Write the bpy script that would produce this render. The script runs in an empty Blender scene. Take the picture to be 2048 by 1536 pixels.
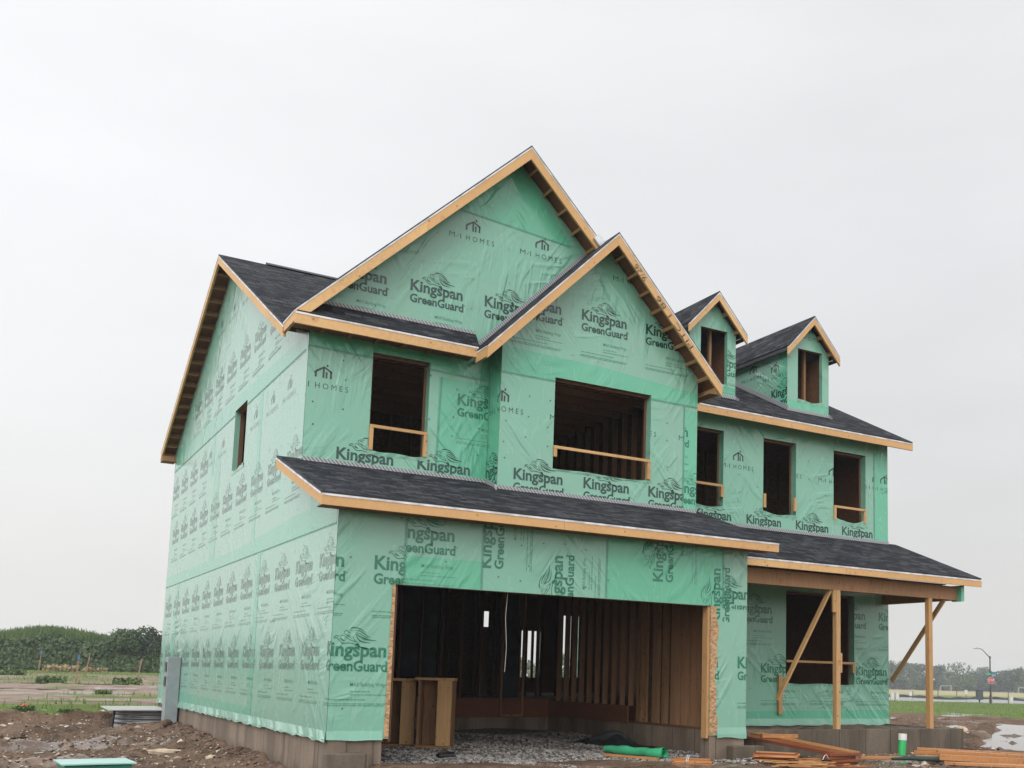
import bpy, bmesh, math, random
import numpy as np
from mathutils import Vector, Matrix
random.seed(7); rng = np.random.default_rng(7)
SC = bpy.context.scene; COL = SC.collection
R = math.radians

# ------------------------------------------------------------------ camera
cam = bpy.data.objects.new('camera', bpy.data.cameras.new('camera')); COL.objects.link(cam)
cam.matrix_world = Matrix(((0.85355253, -0.08199066, -0.51451492, -3.60037328),
                           (-0.5204457, -0.08835945, -0.84931083, -12.70759672),
                           (0.0241733, 0.99270849, -0.11809112, 0.83454053), (0, 0, 0, 1)))
cam.data.sensor_width = 36; cam.data.lens = 2089.07 / 2048 * 36
cam.data.shift_x = -(1244.15 - 1024) / 2048; cam.data.shift_y = (1105.08 - 768) / 2048
cam.data.clip_start = 0.1; cam.data.clip_end = 4000
SC.camera = cam

# ------------------------------------------------------------------ sky: overcast cloud layer over a Nishita sky
W = bpy.data.worlds.new('World'); SC.world = W; W.use_nodes = True
nt = W.node_tree; N = nt.nodes; L = nt.links; N.clear()
out = N.new('ShaderNodeOutputWorld'); bg = N.new('ShaderNodeBackground')
sky = N.new('ShaderNodeTexSky'); sky.sky_type = 'NISHITA'; sky.sun_disc = False
sky.sun_elevation = R(38); sky.sun_rotation = R(215)
tc = N.new('ShaderNodeTexCoord'); sep = N.new('ShaderNodeSeparateXYZ'); L.new(tc.outputs['Generated'], sep.inputs[0])
def wmath(op, a, b=None, c=None):
    n = N.new('ShaderNodeMath'); n.operation = op
    for i, v in enumerate((a, b, c)):
        if v is None: continue
        if isinstance(v, (int, float)): n.inputs[i].default_value = v
        else: L.new(v, n.inputs[i])
    return n.outputs[0]
def wramp(v, a, b, t0, t1):
    n = N.new('ShaderNodeMapRange'); n.interpolation_type = 'SMOOTHSTEP'
    L.new(v, n.inputs[0]); n.inputs[1].default_value = a; n.inputs[2].default_value = b
    n.inputs[3].default_value = t0; n.inputs[4].default_value = t1; return n.outputs[0]
up = wramp(sep.outputs['Z'], .62, .98, 0, .75)
back = wramp(sep.outputs['Y'], .25, -.45, 0, .60)
left = wramp(sep.outputs['X'], -.06, -.6, 0, 1.0)
low = wramp(sep.outputs['Z'], 0.0, .45, .75, .90)             # greyer towards the horizon
lefty = wramp(sep.outputs['X'], .62, -.1, 0, .14)               # brighter veil on the left
nz = N.new('ShaderNodeTexNoise'); nz.inputs['Scale'].default_value = 2.2; nz.inputs['Detail'].default_value = 4
mp = N.new('ShaderNodeMapping'); mp.inputs['Scale'].default_value = (1, 1, 3.2)
L.new(tc.outputs['Generated'], mp.inputs[0]); L.new(mp.outputs[0], nz.inputs[0])
cl = wmath('MULTIPLY_ADD', nz.outputs[0], .22, -.115)
lum = wmath('ADD', wmath('ADD', wmath('ADD', low, lefty), wmath('ADD', up, back)), wmath('ADD', cl, left))
tint = N.new('ShaderNodeMix'); tint.data_type = 'RGBA'
L.new(wramp(sep.outputs['Z'], 0, .4, 0, 1), tint.inputs[0])
tint.inputs[6].default_value = (1, .985, .955, 1); tint.inputs[7].default_value = (.975, .985, 1, 1)
cloud = N.new('ShaderNodeVectorMath'); cloud.operation = 'SCALE'
L.new(tint.outputs[2], cloud.inputs[0]); L.new(lum, cloud.inputs['Scale'])
skys = N.new('ShaderNodeVectorMath'); skys.operation = 'SCALE'; skys.inputs['Scale'].default_value = .1
L.new(sky.outputs[0], skys.inputs[0])
mx = N.new('ShaderNodeMix'); mx.data_type = 'RGBA'; mx.inputs[0].default_value = .94
L.new(skys.outputs[0], mx.inputs[6]); L.new(cloud.outputs[0], mx.inputs[7])
L.new(mx.outputs[2], bg.inputs[0]); bg.inputs[1].default_value = 1.0; L.new(bg.outputs[0], out.inputs[0])

sun = bpy.data.objects.new('sun', bpy.data.lights.new('sun', 'SUN')); COL.objects.link(sun)
sun.data.energy = 0.9; sun.data.angle = R(28); sun.data.color = (1, .97, .93)
sun.rotation_euler = (R(52), 0, R(-35))
SC.view_settings.view_transform = 'Standard'; SC.view_settings.look = 'None'
SC.view_settings.exposure = 0.0; SC.view_settings.gamma = 1

# ------------------------------------------------------------------ materials
class Mat:
    def __init__(s, name, col, rough=.7, spec=.5):
        s.m = bpy.data.materials.new(name); s.m.use_nodes = True; s.t = s.m.node_tree; s.n = s.t.nodes; s.l = s.t.links
        s.p = s.n['Principled BSDF']; s.p.inputs['Base Color'].default_value = (*col, 1)
        s.p.inputs['Roughness'].default_value = rough; s.p.inputs['Specular IOR Level'].default_value = spec
        s.co = s.n.new('ShaderNodeTexCoord').outputs['Object']; s.uv = None
    def map(s, scale, rot=(0, 0, 0), src=None):
        m = s.n.new('ShaderNodeMapping'); m.inputs['Scale'].default_value = scale; m.inputs['Rotation'].default_value = rot
        s.l.new(src or s.co, m.inputs[0]); return m.outputs[0]
    def noise(s, vec, scale, detail=3, rough=.5, dist=0):
        n = s.n.new('ShaderNodeTexNoise'); n.inputs['Scale'].default_value = scale; n.inputs['Detail'].default_value = detail
        n.inputs['Roughness'].default_value = rough; n.inputs['Distortion'].default_value = dist
        s.l.new(vec, n.inputs['Vector']); return n.outputs['Fac']
    def vor(s, vec, scale, feat='F1', out='Distance'):
        n = s.n.new('ShaderNodeTexVoronoi'); n.inputs['Scale'].default_value = scale; n.feature = feat
        s.l.new(vec, n.inputs['Vector']); return n.outputs[out]
    def rng(s, v, a, b, c=0, d=1, sm=True):
        n = s.n.new('ShaderNodeMapRange'); n.interpolation_type = 'SMOOTHSTEP' if sm else 'LINEAR'
        s.l.new(v, n.inputs[0]); n.inputs[1].default_value = a; n.inputs[2].default_value = b
        n.inputs[3].default_value = c; n.inputs[4].default_value = d; return n.outputs[0]
    def math(s, op, a, b):
        n = s.n.new('ShaderNodeMath'); n.operation = op
        for i, v in enumerate((a, b)):
            if isinstance(v, (int, float)): n.inputs[i].default_value = v
            else: s.l.new(v, n.inputs[i])
        return n.outputs[0]
    def mix(s, f, a, b, mode='MIX'):
        n = s.n.new('ShaderNodeMix'); n.data_type = 'RGBA'; n.blend_type = mode
        if isinstance(f, (int, float)): n.inputs[0].default_value = f
        else: s.l.new(f, n.inputs[0])
        for i, v in ((6, a), (7, b)):
            if isinstance(v, tuple): n.inputs[i].default_value = (*v, 1)
            else: s.l.new(v, n.inputs[i])
        return n.outputs[2]
    def color(s, v): s.l.new(v, s.p.inputs['Base Color'])
    def rough(s, v): s.l.new(v, s.p.inputs['Roughness'])
    def bump(s, h, strength=.5, dist=.02, prev=None):
        b = s.n.new('ShaderNodeBump'); b.inputs['Strength'].default_value = strength; b.inputs['Distance'].default_value = dist
        s.l.new(h, b.inputs['Height'])
        if prev is not None: s.l.new(prev, b.inputs['Normal'])
        s.l.new(b.outputs[0], s.p.inputs['Normal']); return b.outputs[0]

def wrap_bump(M, amt=1.0):
    def folds(rot, sc, thr, stretch=7, seed=0):
        m = M.n.new('ShaderNodeMapping'); m.inputs['Scale'].default_value = (1, 1, stretch); m.inputs['Location'].default_value = (seed, seed * 1.7, seed * .6)
        M.l.new(M.map((1, 1, 1), rot), m.inputs[0]); n = M.noise(m.outputs[0], sc, 2, .5, .35)
        mk = M.rng(M.noise(M.map((1, 1, 1), (seed, .3, .2)), .75, 1), thr, thr + .12)
        return M.math('MULTIPLY', M.rng(n, .45, .72), mk)
    a = folds((.8, .8, 0), 1.0, .48, 6, 1.3); b = folds((-.7, -.75, 0), 1.1, .50, 6, 4.1); c = folds((.15, .18, 0), .9, .56, 7, 7.7); d = folds((1.2, 1.25, 0), 1.2, .53, 6, 2.9)
    fine = M.noise(M.map((1, 1, 1.6)), 11, 3, .55, .6)
    h = M.math('ADD', M.math('ADD', a, b), M.math('ADD', c, d)); h = M.math('ADD', h, M.math('MULTIPLY', fine, .13))
    M.bump(h, .5 * amt, .025)
def make_wrap(name, c1, c2, c3, amt=1):
    M = Mat(name, c1, .25, .62)
    wrap_bump(M, amt)
    v = M.noise(M.map((1, 1, 1)), .55, 3, .5, .4)
    c = M.mix(M.rng(v, .35, .68), c1, c2)
    v2 = M.noise(M.map((1, 1, .3)), 5, 3, .6, 1.5)
    c = M.mix(M.rng(v2, .55, .75, 0, .35), c, c3)
    weave = M.noise(M.map((3, 3, 60)), 4, 1, .5)
    c = M.mix(M.rng(weave, .3, .7, 0, .10), c, c3)
    M.color(c); M.rough(M.rng(v2, .3, .8, .19, .30))
    return M.m
def make_ink(name, c, amt=1):
    M = Mat(name, c, .26, .58); wrap_bump(M, amt)
    v = M.noise(M.co, 40, 2); M.color(M.mix(M.rng(v, .35, .7, 0, .35), c, tuple(x * 1.7 + .02 for x in c)))
    return M.m
def make_wood(name, c, dark=.6, axis=None, rough=.65):
    M = Mat(name, c, rough, .3)
    s = {'x': (1.2, 22, 22), 'y': (22, 1.2, 22), 'z': (22, 22, 1.2), None: (9, 9, 9)}[axis]
    g = M.noise(M.map(s), 2.2, 4, .6, .8)
    big = M.noise(M.co, .9, 2, .5)
    d = tuple(x * dark for x in c); l = tuple(min(1, x * 1.18) for x in c)
    col = M.mix(M.rng(g, .35, .7), c, d); col = M.mix(M.rng(big, .4, .7, 0, .55), col, l)
    k = M.vor(M.co, 6.5); col = M.mix(M.rng(k, .085, .12, .8, 0), col, (c[0] * .33, c[1] * .22, c[2] * .16)); k2 = M.vor(M.map((1, 1, 1), (.3, .5, .2)), 2.3); col = M.mix(M.rng(k2, .10, .16, .35, 0), col, (c[0] * .6, c[1] * .4, c[2] * .35))
    oi = M.n.new('ShaderNodeObjectInfo').outputs['Random']; col = M.mix(M.rng(oi, 0, 1, 0, .5), col, tuple(x * y for x, y in zip(c, (.80, .70, .62))))
    M.color(col); M.bump(g, .25, .004); return M.m
def make_osb(name, c):
    M = Mat(name, c, .8, .2)
    a = M.vor(M.map((1, 1, 1.8), (0, .6, .4)), 26, 'F1', 'Color')
    sp = M.n.new('ShaderNodeSeparateColor'); M.l.new(a, sp.inputs[0])
    col = M.mix(sp.outputs[0], tuple(x * .55 for x in c), tuple(min(1, x * 1.3) for x in c)); M.color(col)
    M.bump(sp.outputs[1], .4, .006); return M.m
def make_concrete(name, c):
    M = Mat(name, c, .8, .3)
    a = M.noise(M.map((1.2, 1.2, .25)), 1.6, 4, .6, .6); b = M.noise(M.co, 24, 3, .6)
    col = M.mix(M.rng(a, .35, .7), tuple(x * .5 for x in c), c)
    col = M.mix(M.rng(b, .35, .75, 0, .5), col, tuple(x * .6 for x in c))
    st = M.noise(M.map((3, 3, .15)), 1.3, 2); col = M.mix(M.rng(st, .6, .72, 0, .35), col, tuple(x * .35 for x in c))
    # form board joints
    j = M.noise(M.map((.8, .8, 0.001)), 1.0, 0); j = M.rng(M.math('ABSOLUTE', M.math('SUBTRACT', M.math('FRACT', M.math('MULTIPLY', j, 4), 0), .5), 0), 0, .02, .6, 0)
    col = M.mix(j, col, tuple(x * .2 for x in c))
    s3 = M.n.new('ShaderNodeSeparateXYZ'); M.l.new(M.co, s3.inputs[0]); ff = M.math('FRACT', M.math('MULTIPLY', M.math('ADD', M.math('ADD', s3.outputs[0], s3.outputs[1]), M.math('MULTIPLY', M.noise(M.map((1, 1, .2)), .8, 1), .05)), 1.62), 0)
    ln = M.math('MULTIPLY', M.rng(M.math('ABSOLUTE', M.math('SUBTRACT', ff, .5), 0), .006, .022, .75, 0), M.rng(M.noise(M.map((1, 1, .6)), 1.4, 2), .38, .6)); col = M.mix(ln, col, tuple(x * .12 for x in c))
    damp = M.rng(M.noise(M.map((.7, .7, .5), (0, 0, .4)), .9, 3), .5, .68, 0, .6); col = M.mix(damp, col, tuple(x * .38 for x in c))
    sz = M.n.new('ShaderNodeSeparateXYZ'); M.l.new(M.co, sz.inputs[0]); sp_ = M.math('ADD', sz.outputs[2], M.math('MULTIPLY', M.noise(M.co, 3.5, 3), .35)); col = M.mix(M.rng(sp_, -.42, -.12, .85, 0), col, (.085, .058, .04))
    M.color(col); M.bump(b, .5, .01); return M.m
def plain(name, c, rough=.6, spec=.5, metal=0, var=.25, sc=6):
    M = Mat(name, c, rough, spec); M.p.inputs['Metallic'].default_value = metal
    v = M.noise(M.co, sc, 3); M.color(M.mix(M.rng(v, .3, .7), tuple(x * (1 - var) for x in c), tuple(min(1, x * (1 + var)) for x in c)))
    return M.m
def make_shingle():
    M = Mat('asphalt_shingle', (.03, .032, .038), .92, .06)
    uv = M.n.new('ShaderNodeUVMap').outputs[0]
    b = M.n.new('ShaderNodeTexBrick'); M.l.new(uv, b.inputs['Vector']); b.offset = .37; b.squash = 1
    b.inputs['Scale'].default_value = 1; b.inputs['Brick Width'].default_value = .26; b.inputs['Row Height'].default_value = .13
    b.inputs['Mortar Size'].default_value = .013; b.inputs['Mortar Smooth'].default_value = .3; b.inputs['Bias'].default_value = -.35
    b.inputs['Color1'].default_value = (.010, .012, .015, 1); b.inputs['Color2'].default_value = (.085, .084, .092, 1)
    b.inputs['Mortar'].default_value = (.004, .004, .005, 1)
    g = M.noise(M.co, 130, 2, .6); g2 = M.noise(M.co, 1.1, 3)
    c = M.mix(M.rng(g, .4, .7, 0, .4), b.outputs['Color'], (.065, .066, .072)); c = M.mix(M.rng(g2, .4, .7, 0, .45), c, (.03, .034, .042)); c = M.mix(M.rng(M.noise(M.map((1, 1, 3)), 4.5, 3, .6), .5, .72, 0, .5), c, (.10, .098, .105))
    M.color(c)
    sp = M.n.new('ShaderNodeSeparateXYZ'); M.l.new(uv, sp.inputs[0])
    saw = M.math('FRACT', M.math('DIVIDE', sp.outputs[1], .13), 0)
    n1 = M.bump(M.math('SUBTRACT', 1.0, saw), .6, .012)
    M.bump(M.math('ADD', g, M.math('MULTIPLY', b.outputs['Fac'], -1.2)), .45, .006, n1); return M.m
def make_flashing():
    M = Mat('flashing_metal', (.42, .42, .44), .5, .5)
    w = M.n.new('ShaderNodeTexWave'); w.bands_direction = 'DIAGONAL'; w.inputs['Scale'].default_value = 11
    w.inputs['Distortion'].default_value = .3; M.l.new(M.co, w.inputs['Vector'])
    M.color(M.mix(M.rng(w.outputs['Fac'], .5, .6), (.36, .36, .38), (.13, .13, .14))); return M.m

MT = {}
MT['wrap'] = make_wrap('house_wrap', (.165, .385, .283), (.19, .375, .285), (.24, .44, .35))
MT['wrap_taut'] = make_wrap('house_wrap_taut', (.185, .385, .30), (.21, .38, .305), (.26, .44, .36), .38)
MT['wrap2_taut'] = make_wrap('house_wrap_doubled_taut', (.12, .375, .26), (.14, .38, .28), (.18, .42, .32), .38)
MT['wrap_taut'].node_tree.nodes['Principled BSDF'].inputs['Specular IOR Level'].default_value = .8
MT['ink_taut'] = make_ink('sheen_paled_print_taut', (.125, .215, .17), .38); MT['fine_taut'] = make_ink('sheen_paled_fine_print_taut', (.11, .24, .18), .38)  # paler ink copies: grazing sheen on the end wall put into their colour
MT['wrap2'] = make_wrap('house_wrap_doubled', (.095, .37, .235), (.11, .40, .26), (.17, .44, .32))
MT['ink_green'] = make_ink('green_print', (.012, .13, .075))
MT['ink_dark'] = make_ink('dark_print', (.008, .045, .035))
MT['ink_grey'] = make_ink('grey_print', (.014, .03, .026))
MT['ink_fine'] = make_ink('fine_print', (.07, .22, .15))
MT['stitch'] = plain('tape_stitch', (.06, .22, .15), .5)
MT['nail'] = plain('cap_nail', (.07, .035, .03), .5)
MT['nail_red'] = plain('cap_nail_faded', (.33, .22, .17), .5)
MT['fascia'] = make_wood('fascia_lumber', (.60, .37, .17), .82, None)
MT['pine'] = make_wood('pine_lumber', (.50, .30, .135), .75, 'z')
MT['pine_x'] = make_wood('pine_lumber_long', (.50, .30, .135), .75, 'x')
MT['stud'] = make_wood('stud_lumber', (.30, .17, .09), .7, 'z', .75)
MT['wall_plank'] = make_wood('wall_plank_lumber', (.27, .15, .075), .6, 'z', .75); MT['dark_stud'] = make_wood('shade_toned_stud_lumber', (.13, .07, .04), .7, 'z', .8)  # dark_stud: darker stud copy, indoor shade put into its colour
MT['rim'] = make_wood('rim_board_lumber', (.20, .075, .04), .6, 'x', .8)
MT['wet_wood'] = make_wood('wet_lumber', (.42, .19, .07), .55, 'x', .38)
MT['wet_red'] = make_wood('wet_red_lumber', (.23, .07, .03), .55, 'x', .35)
MT['osb'] = make_osb('strand_board', (.42, .26, .14))
MT['dark_board'] = make_osb('shade_toned_interior_board', (.10, .055, .03)); MT['osb_dark'] = make_wood('soffit_sheathing', (.20, .095, .052), .7, None)  # dark_board: strand board copy darkened to stand for indoor shade
MT['panel'] = plain('black_insulation_panel', (.022, .026, .03), .8, .2)
MT['concrete'] = make_concrete('concrete', (.26, .20, .15))
MT['concrete_wet'] = make_concrete('damp_concrete', (.17, .135, .10))
MT['concrete_in'] = make_concrete('grey_concrete', (.22, .22, .21))
MT['shingle'] = make_shingle(); MT['flash'] = make_flashing()
MT['drip'] = plain('drip_edge_metal', (.55, .55, .57), .45, .5)
MT['black'] = plain('black_plastic', (.012, .013, .015), .45)
MT['shingle_edge'] = plain('shingle_edge', (.03, .032, .038), .8)

# ------------------------------------------------------------------ mesh helpers
class MB:
    def __init__(s): s.v = []; s.f = []; s.m = []; s.uv = []
    def add(s, vs, fs, m=0, uvs=None):
        o = len(s.v); s.v += [tuple(p) for p in vs]; s.f += [tuple(i + o for i in f) for f in fs]; s.m += [m] * len(fs)
        s.uv += uvs if uvs else [None] * len(fs)
    def box(s, x0, x1, y0, y1, z0, z1, m=0):
        s.add([(x0, y0, z0), (x1, y0, z0), (x1, y1, z0), (x0, y1, z0), (x0, y0, z1), (x1, y0, z1), (x1, y1, z1), (x0, y1, z1)],
              [(0, 3, 2, 1), (4, 5, 6, 7), (0, 1, 5, 4), (1, 2, 6, 5), (2, 3, 7, 6), (3, 0, 4, 7)], m)
    def beam(s, a, b, w, h, up=(0, 0, 1), m=0, roll=0):
        """bar from a to b, w across, h along up; centred"""
        a = Vector(a); b = Vector(b); d = (b - a).normalized(); u = Vector(up)
        sd = d.cross(u)
        if sd.length < 1e-4: sd = d.cross(Vector((1, 0, 0)))
        sd.normalize(); u = sd.cross(d).normalized()
        if roll:
            q = Matrix.Rotation(roll, 3, d); sd = q @ sd; u = q @ u
        P = []
        for p in (a, b):
            for i, j in ((-1, -1), (1, -1), (1, 1), (-1, 1)): P.append(p + sd * (w / 2 * i) + u * (h / 2 * j))
        s.add(P, [(3, 2, 1, 0), (4, 5, 6, 7), (0, 1, 5, 4), (1, 2, 6, 5), (2, 3, 7, 6), (3, 0, 4, 7)], m)
    def plumb(s, a, b, h, off, m=0):
        """board hanging down h from the line a-b, offset off = thickness vector"""
        a = Vector(a); b = Vector(b); o = Vector(off); dz = Vector((0, 0, -h))
        s.add([a, b, b + dz, a + dz, a + o, b + o, b + dz + o, a + dz + o],
              [(0, 3, 2, 1), (4, 5, 6, 7), (0, 1, 5, 4), (1, 2, 6, 5), (2, 3, 7, 6), (3, 0, 4, 7)], m)
    def tube(s, pts, rad, seg=8, m=0, cap=True):
        n = len(pts); rr = rad if isinstance(rad, (list, tuple)) else [rad] * n
        pts = [Vector(p) for p in pts]; V = []
        for i, p in enumerate(pts):
            d = (pts[min(i + 1, n - 1)] - pts[max(i - 1, 0)]).normalized()
            a = d.cross(Vector((0, 0, 1)));
            if a.length < 1e-3: a = Vector((1, 0, 0))
            a.normalize(); b = a.cross(d)
            for k in range(seg):
                t = 2 * math.pi * k / seg; V.append(p + (a * math.cos(t) + b * math.sin(t)) * rr[i])
        F = [(i * seg + k, i * seg + (k + 1) % seg, (i + 1) * seg + (k + 1) % seg, (i + 1) * seg + k) for i in range(n - 1) for k in range(seg)]
        if cap: F += [tuple(range(seg)), tuple((n - 1) * seg + k for k in reversed(range(seg)))]
        s.add(V, F, m)
    def build(s, name, mats, parent=None, smooth=False, fix=True, bevel=0):
        me = bpy.data.meshes.new(name); me.from_pydata(s.v, [], s.f)
        if not isinstance(mats, (list, tuple)): mats = [mats]
        for m in mats: me.materials.append(MT[m] if isinstance(m, str) else m)
        me.polygons.foreach_set('material_index', s.m)
        if any(u is not None for u in s.uv):
            ul = me.uv_layers.new(name='UVMap')
            for p, u in zip(me.polygons, s.uv):
                if u:
                    for li, c in zip(p.loop_indices, u): ul.data[li].uv = c
        if fix:
            bm = bmesh.new(); bm.from_mesh(me); bmesh.ops.recalc_face_normals(bm, faces=bm.faces)
            if bevel: bmesh.ops.bevel(bm, geom=bm.edges[:], offset=bevel, segments=2, affect='EDGES', profile=.5)
            bm.to_mesh(me); bm.free()
        if smooth: me.polygons.foreach_set('use_smooth', [True] * len(me.polygons))
        o = bpy.data.objects.new(name, me); COL.objects.link(o)
        if parent is not None: o.parent = parent
        return o
def box(name, x0, x1, y0, y1, z0, z1, mat, parent=None, bevel=0):
    b = MB(); b.box(x0, x1, y0, y1, z0, z1); return b.build(name, mat, parent, bevel=bevel)
def bar(name, a, b, w, h, mat, parent=None, up=(0, 0, 1), bevel=0):
    m = MB(); m.beam(a, b, w, h, up); return m.build(name, mat, parent, bevel=bevel)
def tag(o, label=None, cat=None, group=None, kind=None):
    if label: o['label'] = label
    if cat: o['category'] = cat
    if group: o['group'] = group
    if kind: o['kind'] = kind
    return o
def thing(name, loc, label, cat, group=None, rz=0):
    o = bpy.data.objects.new(name, None); COL.objects.link(o); o.location = loc; o.rotation_euler = (0, 0, rz)
    o.empty_display_size = .2
    return tag(o, label, cat, group)
def copy_tree(o, parent=None):
    c = o.copy(); COL.objects.link(c); c.parent = parent
    for ch in [x for x in COL.objects if x.parent == o]: copy_tree(ch, c)
    return c

# ------------------------------------------------------------------ print on the wrap (2-D triangles, metres)
def text_tris(s, bold=0.0):
    cu = bpy.data.curves.new('t', 'FONT'); cu.body = s; cu.size = 1; cu.offset = bold; cu.resolution_u = 3; cu.fill_mode = 'FRONT'
    ob = bpy.data.objects.new('t', cu); COL.objects.link(ob); bpy.context.view_layer.update()
    me = ob.evaluated_get(bpy.context.evaluated_depsgraph_get()).to_mesh(); me.calc_loop_triangles()
    P = [tuple(v.co[:2]) for v in me.vertices]; T = [tuple(P[i] for i in t.vertices) for t in me.loop_triangles]
    bpy.data.objects.remove(ob); bpy.data.curves.remove(cu); return T
def fit(T, x0, w, z0, cap, capfrac):
    xs = [p[0] for t in T for p in t]; a, b = min(xs), max(xs)
    return [tuple((x0 + (p[0] - a) / (b - a) * w, z0 + p[1] / capfrac * cap) for p in t) for t in T]
capH = max(p[1] for t in text_tris('H') for p in t)
def stroke(pts, w):
    """polyline with taper -> triangles; w is (start, middle, end)"""
    T = []; n = len(pts); L_ = []; Rr = []
    for i, (x, y) in enumerate(pts):
        ax, ay = pts[max(0, i - 1)]; bx, by = pts[min(n - 1, i + 1)]
        dx, dy = bx - ax, by - ay; l = math.hypot(dx, dy) or 1; nx, ny = -dy / l, dx / l
        t = i / (n - 1); ww = (w[0] + (w[1] - w[0]) * t * 2) if t < .5 else (w[1] + (w[2] - w[1]) * (t * 2 - 1))
        L_.append((x + nx * ww / 2, y + ny * ww / 2)); Rr.append((x - nx * ww / 2, y - ny * ww / 2))
    for i in range(n - 1): T += [(L_[i], Rr[i], Rr[i + 1]), (L_[i], Rr[i + 1], L_[i + 1])]
    return T
def smooth_pts(p, k=3):
    for _ in range(2):
        q = [p[0]]
        for a, b in zip(p, p[1:]): q += [(a[0] * .75 + b[0] * .25, a[1] * .75 + b[1] * .25), (a[0] * .25 + b[0] * .75, a[1] * .25 + b[1] * .75)]
        p = q + [p[-1]]
    return p
def lion():
    f = lambda x, y: ((x - 100) / 1485 + .115, (670 + .037 * (x - 100) - y) / 1600)
    S = [([(480, 150), (530, 120), (590, 120)], (4, 14, 4)), ([(500, 150), (560, 130), (640, 137), (720, 180), (790, 245)], (4, 20, 4)),
         ([(575, 188), (660, 185), (740, 240), (800, 290), (875, 325)], (4, 26, 3)), ([(588, 225), (670, 245), (760, 310), (830, 330)], (4, 18, 3)),
         ([(590, 250), (680, 310), (770, 355), (860, 375), (985, 385)], (6, 42, 3)), ([(598, 280), (650, 370), (730, 415), (870, 425)], (5, 30, 3)),
         ([(540, 290), (560, 350), (600, 395), (630, 420)], (4, 12, 10)),
         ([(385, 250), (375, 215), (400, 190), (460, 172), (530, 185)], (8, 12, 6)), ([(425, 205), (460, 215), (495, 240)], (10, 18, 4)),
         ([(385, 250), (420, 262), (440, 290), (480, 315), (525, 330)], (8, 16, 6)), ([(450, 265), (470, 280), (500, 300)], (4, 14, 4)),
         ([(200, 340), (205, 305), (245, 285), (290, 300)], (22, 14, 10)), ([(215, 340), (250, 320), (300, 385), (360, 445), (450, 425), (560, 445), (640, 470)], (14, 17, 12)),
         ([(310, 325), (330, 360), (395, 388)], (8, 34, 8)), ([(315, 300), (340, 275), (380, 280), (430, 325), (500, 375), (600, 405)], (8, 11, 16)),
         ([(595, 465), (650, 440), (665, 505)], (10, 34, 30)), ([(600, 470), (700, 515), (800, 545), (940, 548)], (26, 18, 6))]
    T = []
    for p, w in S:
        p = smooth_pts([f(*q) for q in p]); T += stroke(p, [x / 1540 for x in w])
    return T
LION = lion()
KING = fit(text_tris('Kingspan', .028), 0, .845, 0, .165, capH); GG = fit(text_tris('GreenGuard', .030), 0, .865, -.18, .122, capH)
MAXT = fit(text_tris('MAX Building Wrap', .006), .41, .44, -.365, .045, capH)
REG = fit(text_tris('®', 0), .872, .022, -.085, .022, capH)
random.seed(3)
def barline(x0, x1, z, h=.011):
    T = []; x = x0
    while x < x1:
        w = random.uniform(.03, .11); e = min(x + w, x1); T += [((x, z), (e, z), (e, z + h)), ((x, z), (e, z + h), (x, z + h))]; x = e + .012
    return T
FINE = MAXT + barline(.41, .66, -.435) + barline(.41, .88, -.475) + barline(.0, .62, -.535) + barline(.0, .86, -.585) + barline(.0, .84, -.607)
def house_icon():
    f = lambda x, y: ((x - 300) / 1852, (785 + .269 * (x - 300) - y) / 1990)
    T = []
    for p in ([(820, 600), (820, 447)], [(1025, 375), (1022, 662)], [(1105, 500), (1103, 685)], [(1115, 283), (1120, 352)], [(1225, 520), (1222, 712)]):
        T += stroke([f(*q) for q in p], (.028, .028, .028))
    T += stroke([f(*q) for q in ((812, 445), (1035, 348), (1240, 535))], (.03, .03, .03))
    return T
MI = (fit(text_tris('M', -.008), 0, .094, 0, .082, capH) + fit(text_tris('I', -.008), .181, .012, 0, .082, capH)
      + fit(text_tris('H O M E S', -.008), .281, .475, 0, .082, capH) + stroke([(.122, .012), (.155, .055)], (.007, .007, .007)) + house_icon())

def clip(T, poly):
    """clip triangles to a convex polygon (counter-clockwise)"""
    xs = [p[0] for p in poly]; ys = [p[1] for p in poly]; o = []
    x0, x1, y0, y1 = min(xs), max(xs), min(ys), max(ys); n = len(poly)
    for t in T:
        if max(p[0] for p in t) <= x0 or min(p[0] for p in t) >= x1 or max(p[1] for p in t) <= y0 or min(p[1] for p in t) >= y1: continue
        P = list(t)
        for i in range(n):
            ax, ay = poly[i]; bx, by = poly[(i + 1) % n]; dx, dy = bx - ax, by - ay
            Q = []; d = [dx * (p[1] - ay) - dy * (p[0] - ax) for p in P]
            for j in range(len(P)):
                a, b = P[j], P[(j + 1) % len(P)]; da, db = d[j], d[(j + 1) % len(P)]
                if da >= 0: Q.append(a)
                if (da >= 0) != (db >= 0):
                    k = da / (da - db); Q.append((a[0] + (b[0] - a[0]) * k, a[1] + (b[1] - a[1]) * k))
            P = Q
            if len(P) < 3: break
        if len(P) >= 3: o.append(tuple(P))
    return o
def cut_cells(polys, holes):
    """split convex polygons into convex cells around rectangular holes"""
    cells = list(polys)
    for (x0, x1, z0, z1) in holes:
        new = []
        for c in cells:
            T = [tuple(c)]
            B = 1e3
            for region in (((-B, -B), (x0, -B), (x0, B), (-B, B)), ((x1, -B), (B, -B), (B, B), (x1, B)),
                           ((x0, -B), (x1, -B), (x1, z0), (x0, z0)), ((x0, z1), (x1, z1), (x1, B), (x0, B))):
                new += [list(p) for p in clip(T, region)]
        def area(p): return abs(sum(p[i][0] * p[(i + 1) % len(p)][1] - p[(i + 1) % len(p)][0] * p[i][1] for i in range(len(p)))) / 2
        cells = [c for c in new if area(c) > 1e-4]
    return cells
def ccw(p):
    a = sum(p[i][0] * p[(i + 1) % len(p)][1] - p[(i + 1) % len(p)][0] * p[i][1] for i in range(len(p)))
    return p if a > 0 else p[::-1]

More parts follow.
